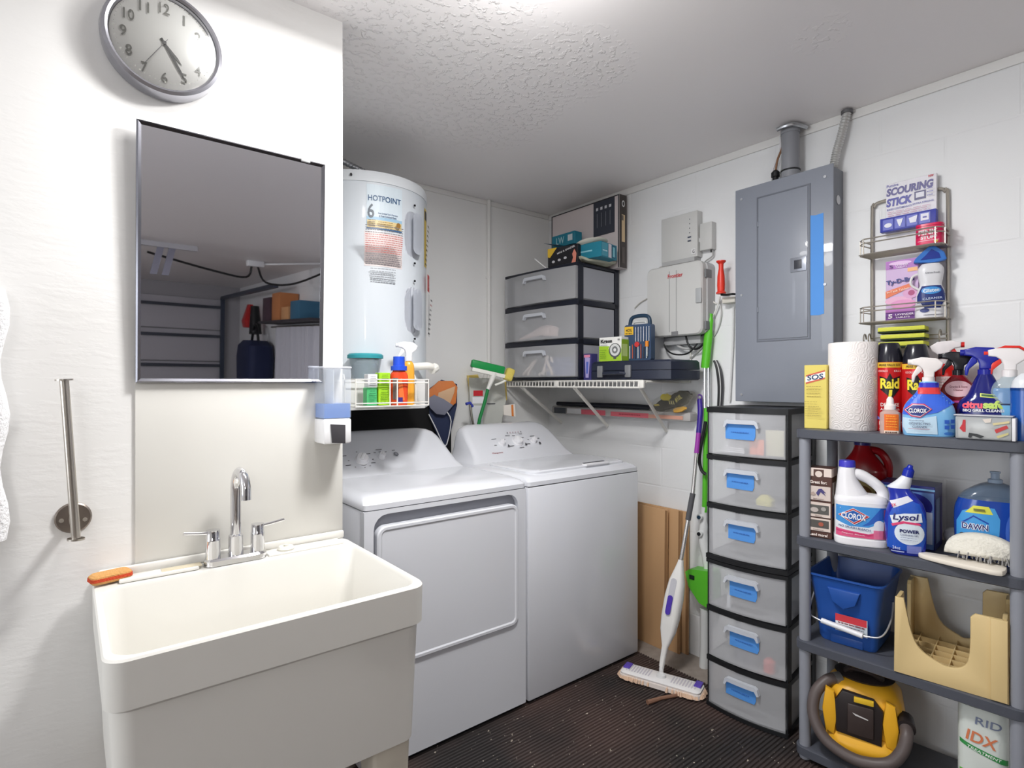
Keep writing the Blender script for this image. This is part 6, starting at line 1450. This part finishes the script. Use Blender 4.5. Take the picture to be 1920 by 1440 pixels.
put_label(t, -.0305, [('t', '#10L', .056, .064, .042, .026, (214, 200, 110), 0, 32, .03)] + [('p', [(.0+.012*k, .052), (.006+.012*k, .052), (.012+.012*k, .034), (.006+.012*k, .034)], (200, 190, 130)) for k in range(3)] + [('p', [(-.09, .03), (-.06, .034), (-.05, .026), (-.08, .022)], (200, 180, 80))])
obj('clear_bag', xf(blob(0, 0, .128, .052, -.034, .026, 30, .06), Matrix.Translation((.008, 0, .042)) @ Matrix.Rotation(R(-16), 4, 'Y')), M((220, 216, 200), .12, alpha=.16), t)

# ------------------------------------------------------------------ wire rack and bottles at the front of the heater platform
rx0, rx1 = uy(666, 1.94), uy(779, 2.04)
RZ0 = 1.248
t = thing('wire_rack', 'small white wire rack hanging on the heater platform above the dryer', 'rack', ((rx0+rx1)/2, 1.985, RZ0))
rw = (rx1-rx0)/2
def rloop(z, y0=-.05, y1=.05): return [(-rw, y1, z), (-rw, y0, z), (rw, y0, z), (rw, y1, z)]
bm = nb()
for z in (0, .012, .088, .10): tube(bm, rloop(z), .0026, 6, closed=(z in (0, .088)))
for x in (-rw, -rw*.1, rw*.1, rw):
    tube(bm, [(x, -.05, 0), (x, -.05, .10)], .0026, 6)
for k in range(9): tube(bm, [(-rw + 2*rw*k/8, -.05, 0), (-rw + 2*rw*k/8, .05, 0)], .002, 6)
for x in (-rw, rw): tube(bm, [(x, .05, 0), (x, .055, .1), (x, .062, .118), (x, .10, .1125)], .003, 6)
obj('wire_frame', bm, WIRE, t)
RZ = RZ0 + .003
def rackbox(name, label, u0, u1, yy, h, z, c, items, cat='box', grp=None, d=.035):
    x0, x1 = uy(u0, yy), uy(u1, yy)
    return carton(name, label, cat, ((x0+x1)/2, yy + d/2, z), 0, x1-x0, d, h, M(c, .5), items, grp)
pr = lambda c, s_: lines(-.35, .35, .15, .8, 6, c, s_)
rackbox('green_soap_box', 'teal-green little box at the lower left of the white wire rack', 688, 707, 1.955, .066, RZ, (84, 190, 120), pr((50, 120, 80), 1), grp='little boxes in the wire rack')
rackbox('green_soap_box', 'lime green little box at the lower right of the four stacked in the wire rack', 710, 731, 1.952, .072, RZ, (164, 216, 44), pr((90, 130, 30), 2), grp='little boxes in the wire rack')
rackbox('green_soap_box', 'white little box stacked on the teal-green one in the wire rack', 690, 708, 1.957, .050, RZ+.0665, (230, 230, 234), pr((150, 150, 160), 3), grp='little boxes in the wire rack')
rackbox('green_soap_box', 'lime green little box stacked on top of another lime one in the wire rack', 711, 732, 1.955, .050, RZ+.0725, (164, 216, 44), pr((90, 130, 30), 4), grp='little boxes in the wire rack')
y_ = 1.975; x = uy(748, y_); s = (x*FX + y_*FY)/1054
t = thing('laundry_booster', 'orange-red bottle with bright blue cap at the right of the wire rack', 'bottle', (x, y_, RZ), -22)
B_ = Bottle([(0, 14*s, 10*s), (.003, 15.5*s, 11*s), (40*s, 17*s, 11*s), (56*s, 16*s, 11*s), (62*s, 12*s, 11*s), (64*s, 11*s, 10*s)], 2.6); B_.make('bottle_body', M((226, 78, 40), .25), t)
obj('cap', lathe(nb(), [(0, 64*s), (15*s, 64*s), (15*s, 72*s), (11*s, 73*s), (10.5*s, 90*s), (0, 90*s)], 24), M((40, 84, 214), .3), t)
put_label(t, B_.surf, [('r', -12*s, 10*s, -2*s, 50*s, (120, 104, 100)), ('p', [(0, 8*s), (10*s, 8*s), (4*s, 50*s), (-2*s, 44*s)], (236, 120, 60)), ('r', -3*s, 4*s, 6*s, 14*s, (60, 40, 120))], curved=(17*s, 8))
y_ = 2.012; x = uy(766, y_); s = (x*FX + y_*FY)/1054
t = thing('yellow_spray_bottle', 'yellow-orange bottle with white spray top behind the orange-red bottle', 'spray bottle', (x, y_, RZ), -22)
B_ = Bottle([(0, 10*s, 9*s), (.003, 11*s, 10*s), (50*s, 11*s, 10*s), (72*s, 10*s, 9*s), (80*s, 6*s, 6*s)], 2.4); B_.make('bottle_body', M((240, 172, 60), .3), t)
spray_head(t, 94*s, s/.0024, M((240, 240, 242), .3), M((240, 240, 242), .3), M((240, 240, 242), .3), 1)
y_ = 2.095; x = uy(685, y_); s = (x*FX + y_*FY)/1054
t = thing('pod_tub', 'clear tub with teal lid holding dark pods on the heater platform', 'tub', (x, y_, 1.3505), 0)
obj('tub_wall', lathe(nb(), [(0, 0), (24*s, 0), (30*s, 38*s), (29*s, 38*s), (23*s, .002), (0, .002)], 36), M((190, 206, 216), .12, alpha=.35), t)
obj('tub_lid', lathe(nb(), [(0, 38.4*s), (33*s, 38.4*s), (33*s, 44*s), (30*s, 47*s), (0, 47*s)], 40), M((52, 150, 160), .4), t)
tag(obj('detergent_pods', xf(lathe(nb(), [(0, .0045), (21*s, .0045), (25*s, 26*s), (18*s, 31*s), (8*s, 27*s), (0, 32*s)], 18), Matrix()), M((34, 62, 82), .5, bump=1, bscale=60), loc=(x, y_, 1.3505)), 'dark blue-green pods filling the clear tub with teal lid', 'pods', kind='stuff')

# ------------------------------------------------------------------ behind the dryer and washer
def backp(u, v, y): x, z = WZy(u, v, y); return Vector((x, y, z))
c0 = backp(829, 770, 2.60)
t = thing('mesh_mitt', 'orange, grey and navy packaged cleaning mitt hanging behind the dryer', 'mitt', tuple(c0), -20)
s = (c0.x*FX + c0.y*FY)/1054
def outl(P): return [(a*s, b*s) for a, b in P]
obj('navy_back', prism(nb(), outl([(-28, 38), (0, 58), (30, 50), (30, 10), (18, -40), (10, -70), (2, -70), (-24, -10), (-34, 10)]), .012, .026, .004), M((42, 52, 84), .7), t)
obj('mitt_front', prism(nb(), outl([(-28, 36), (-6, 56), (20, 56), (29, 44), (26, 14), (6, -2), (-8, 0), (-26, 18)]), -.012, .0115, .006), M((214, 124, 62), .6, bump=.6, bscale=60), t, lab='orange front of the mitt')
obj('grey_panel', prism(nb(), outl([(-30, 22), (-16, 30), (2, 22), (20, 10), (4, -8), (-12, -6), (-24, 6)]), -.018, -.0125, .002), M((122, 124, 140), .6), t)
obj('tan_fingers', prism(nb(), outl([(-8, 34), (24, 46), (22, 34), (14, 14), (0, 18), (-10, 24)]), -.017, -.0125, .002), M((214, 176, 140), .6), t)
obj('white_cord', tube(nb(), [Vector((a*s, -.014, b*s)) for a, b in ((-26, -6), (-12, -34), (0, -60), (8, -62), (16, -20), (8, -2))], .003, 6, smooth=3), WHITE, t)
c0 = backp(905, 800, 2.45); s = (c0.x*FX + c0.y*FY)/1054
t = thing('window_squeegee', 'green and white window squeegee with yellow sponge edge standing behind the washer', 'squeegee', tuple(c0), -20)
V = lambda a, b, c=0: Vector((a*s, c, b*s))
obj('green_handle', tube(nb(), [V(-12, -20), V(-6, 14), V(4, 46), V(10, 70)], .0095, 12, sq=1.0), M((30, 128, 66), .35), t)
obj('white_neck', tube(nb(), [V(10, 70), V(17, 86), V(22, 100)], [.012, .016, .022], 12, sq=.8), M((238, 238, 232), .35), t)
obj('green_head', xf(cbox(nb(), 0, 0, 0, 66*s, .035, 15*s, .008, 3), Matrix.Translation(V(10, 112)) @ Matrix.Rotation(R(12), 4, 'Y')), M((30, 150, 76), .35), t)
obj('white_blade', xf(cbox(nb(), 0, 0, 0, 76*s, .03, 7*s, .002), Matrix.Translation(V(16, 100)) @ Matrix.Rotation(R(12), 4, 'Y')), M((240, 240, 232), .35), t)
obj('bracket_arm', tube(nb(), [V(34, 92), V(46, 96), V(52, 92), V(40, 84), V(24, 78)], .006, 10, smooth=4), M((240, 240, 232), .35), t)
obj('yellow_sponge', xf(cbox(nb(), 0, 0, 0, 16*s, .05, 24*s, .012, 3), Matrix.Translation(V(52, 98)) @ Matrix.Rotation(R(20), 4, 'Y')), M((226, 206, 104), .9, bump=1, bscale=150), t)
c0 = backp(915, 760, 2.58); s = (c0.x*FX + c0.y*FY)/1054
t = thing('glove_bag', 'clear bag with yellow rubber gloves and red label hanging behind the squeegee', 'bag', tuple(c0), -20)
obj('yellow_glove', prism(nb(), outl([(-40, 56), (-20, 58), (-12, 40), (18, 50), (36, 44), (38, 10), (26, 4), (10, 22), (-24, 16), (-34, 24)]), -.006, .02, .006), M((226, 200, 110), .5), t)
obj('clear_sleeve', prism(nb(), outl([(-38, 52), (30, 50), (34, 10), (22, -46), (-10, -54), (-32, -46), (-36, 0)]), -.02, -.007, .004), M((226, 228, 222), .15, alpha=.6, bump=.6, bscale=30), t)
put_label(t, -.0205, [('r', -30*s, 18*s, -12*s, 28*s, (200, 40, 50)), ('r', -32*s, 4*s, -10*s, 16*s, (236, 236, 240)), ('r', -32*s, -40*s, -12*s, 0, (220, 222, 226)), ('r', -4*s, 2*s, 12*s, 4*s, (60, 60, 70))])
obj('hang_tag', prism(nb(), outl([(28, -18), (52, -22), (50, 2), (28, 0)]), -.025, -.0235), M((238, 232, 224), .5), t)
obj('tag_stripe', prism(nb(), outl([(44, -20.5), (48, -21), (47, 1), (43, .5)]), -.0265, -.0255), M((222, 130, 60), .5), t)
obj('hang_string', tube(nb(), [V(-10, 54), V(-8, 66), V(-4, 78)], .0018, 6), WHITE, t)
t = thing('blue_spray_wand', 'slim steel and blue spray wand standing between the bag and the squeegee', 'wand', tuple(backp(880, 790, 2.50)), 0)
s = .0026
obj('blue_head', tube(nb(), [V(-8, 36), V(2, 38), V(8, 30)], .008, 10), M((60, 70, 170), .4), t)
obj('steel_tube', tube(nb(), [V(2, 34), V(6, 10), V(14, -24)], .006, 10), STEEL, t)
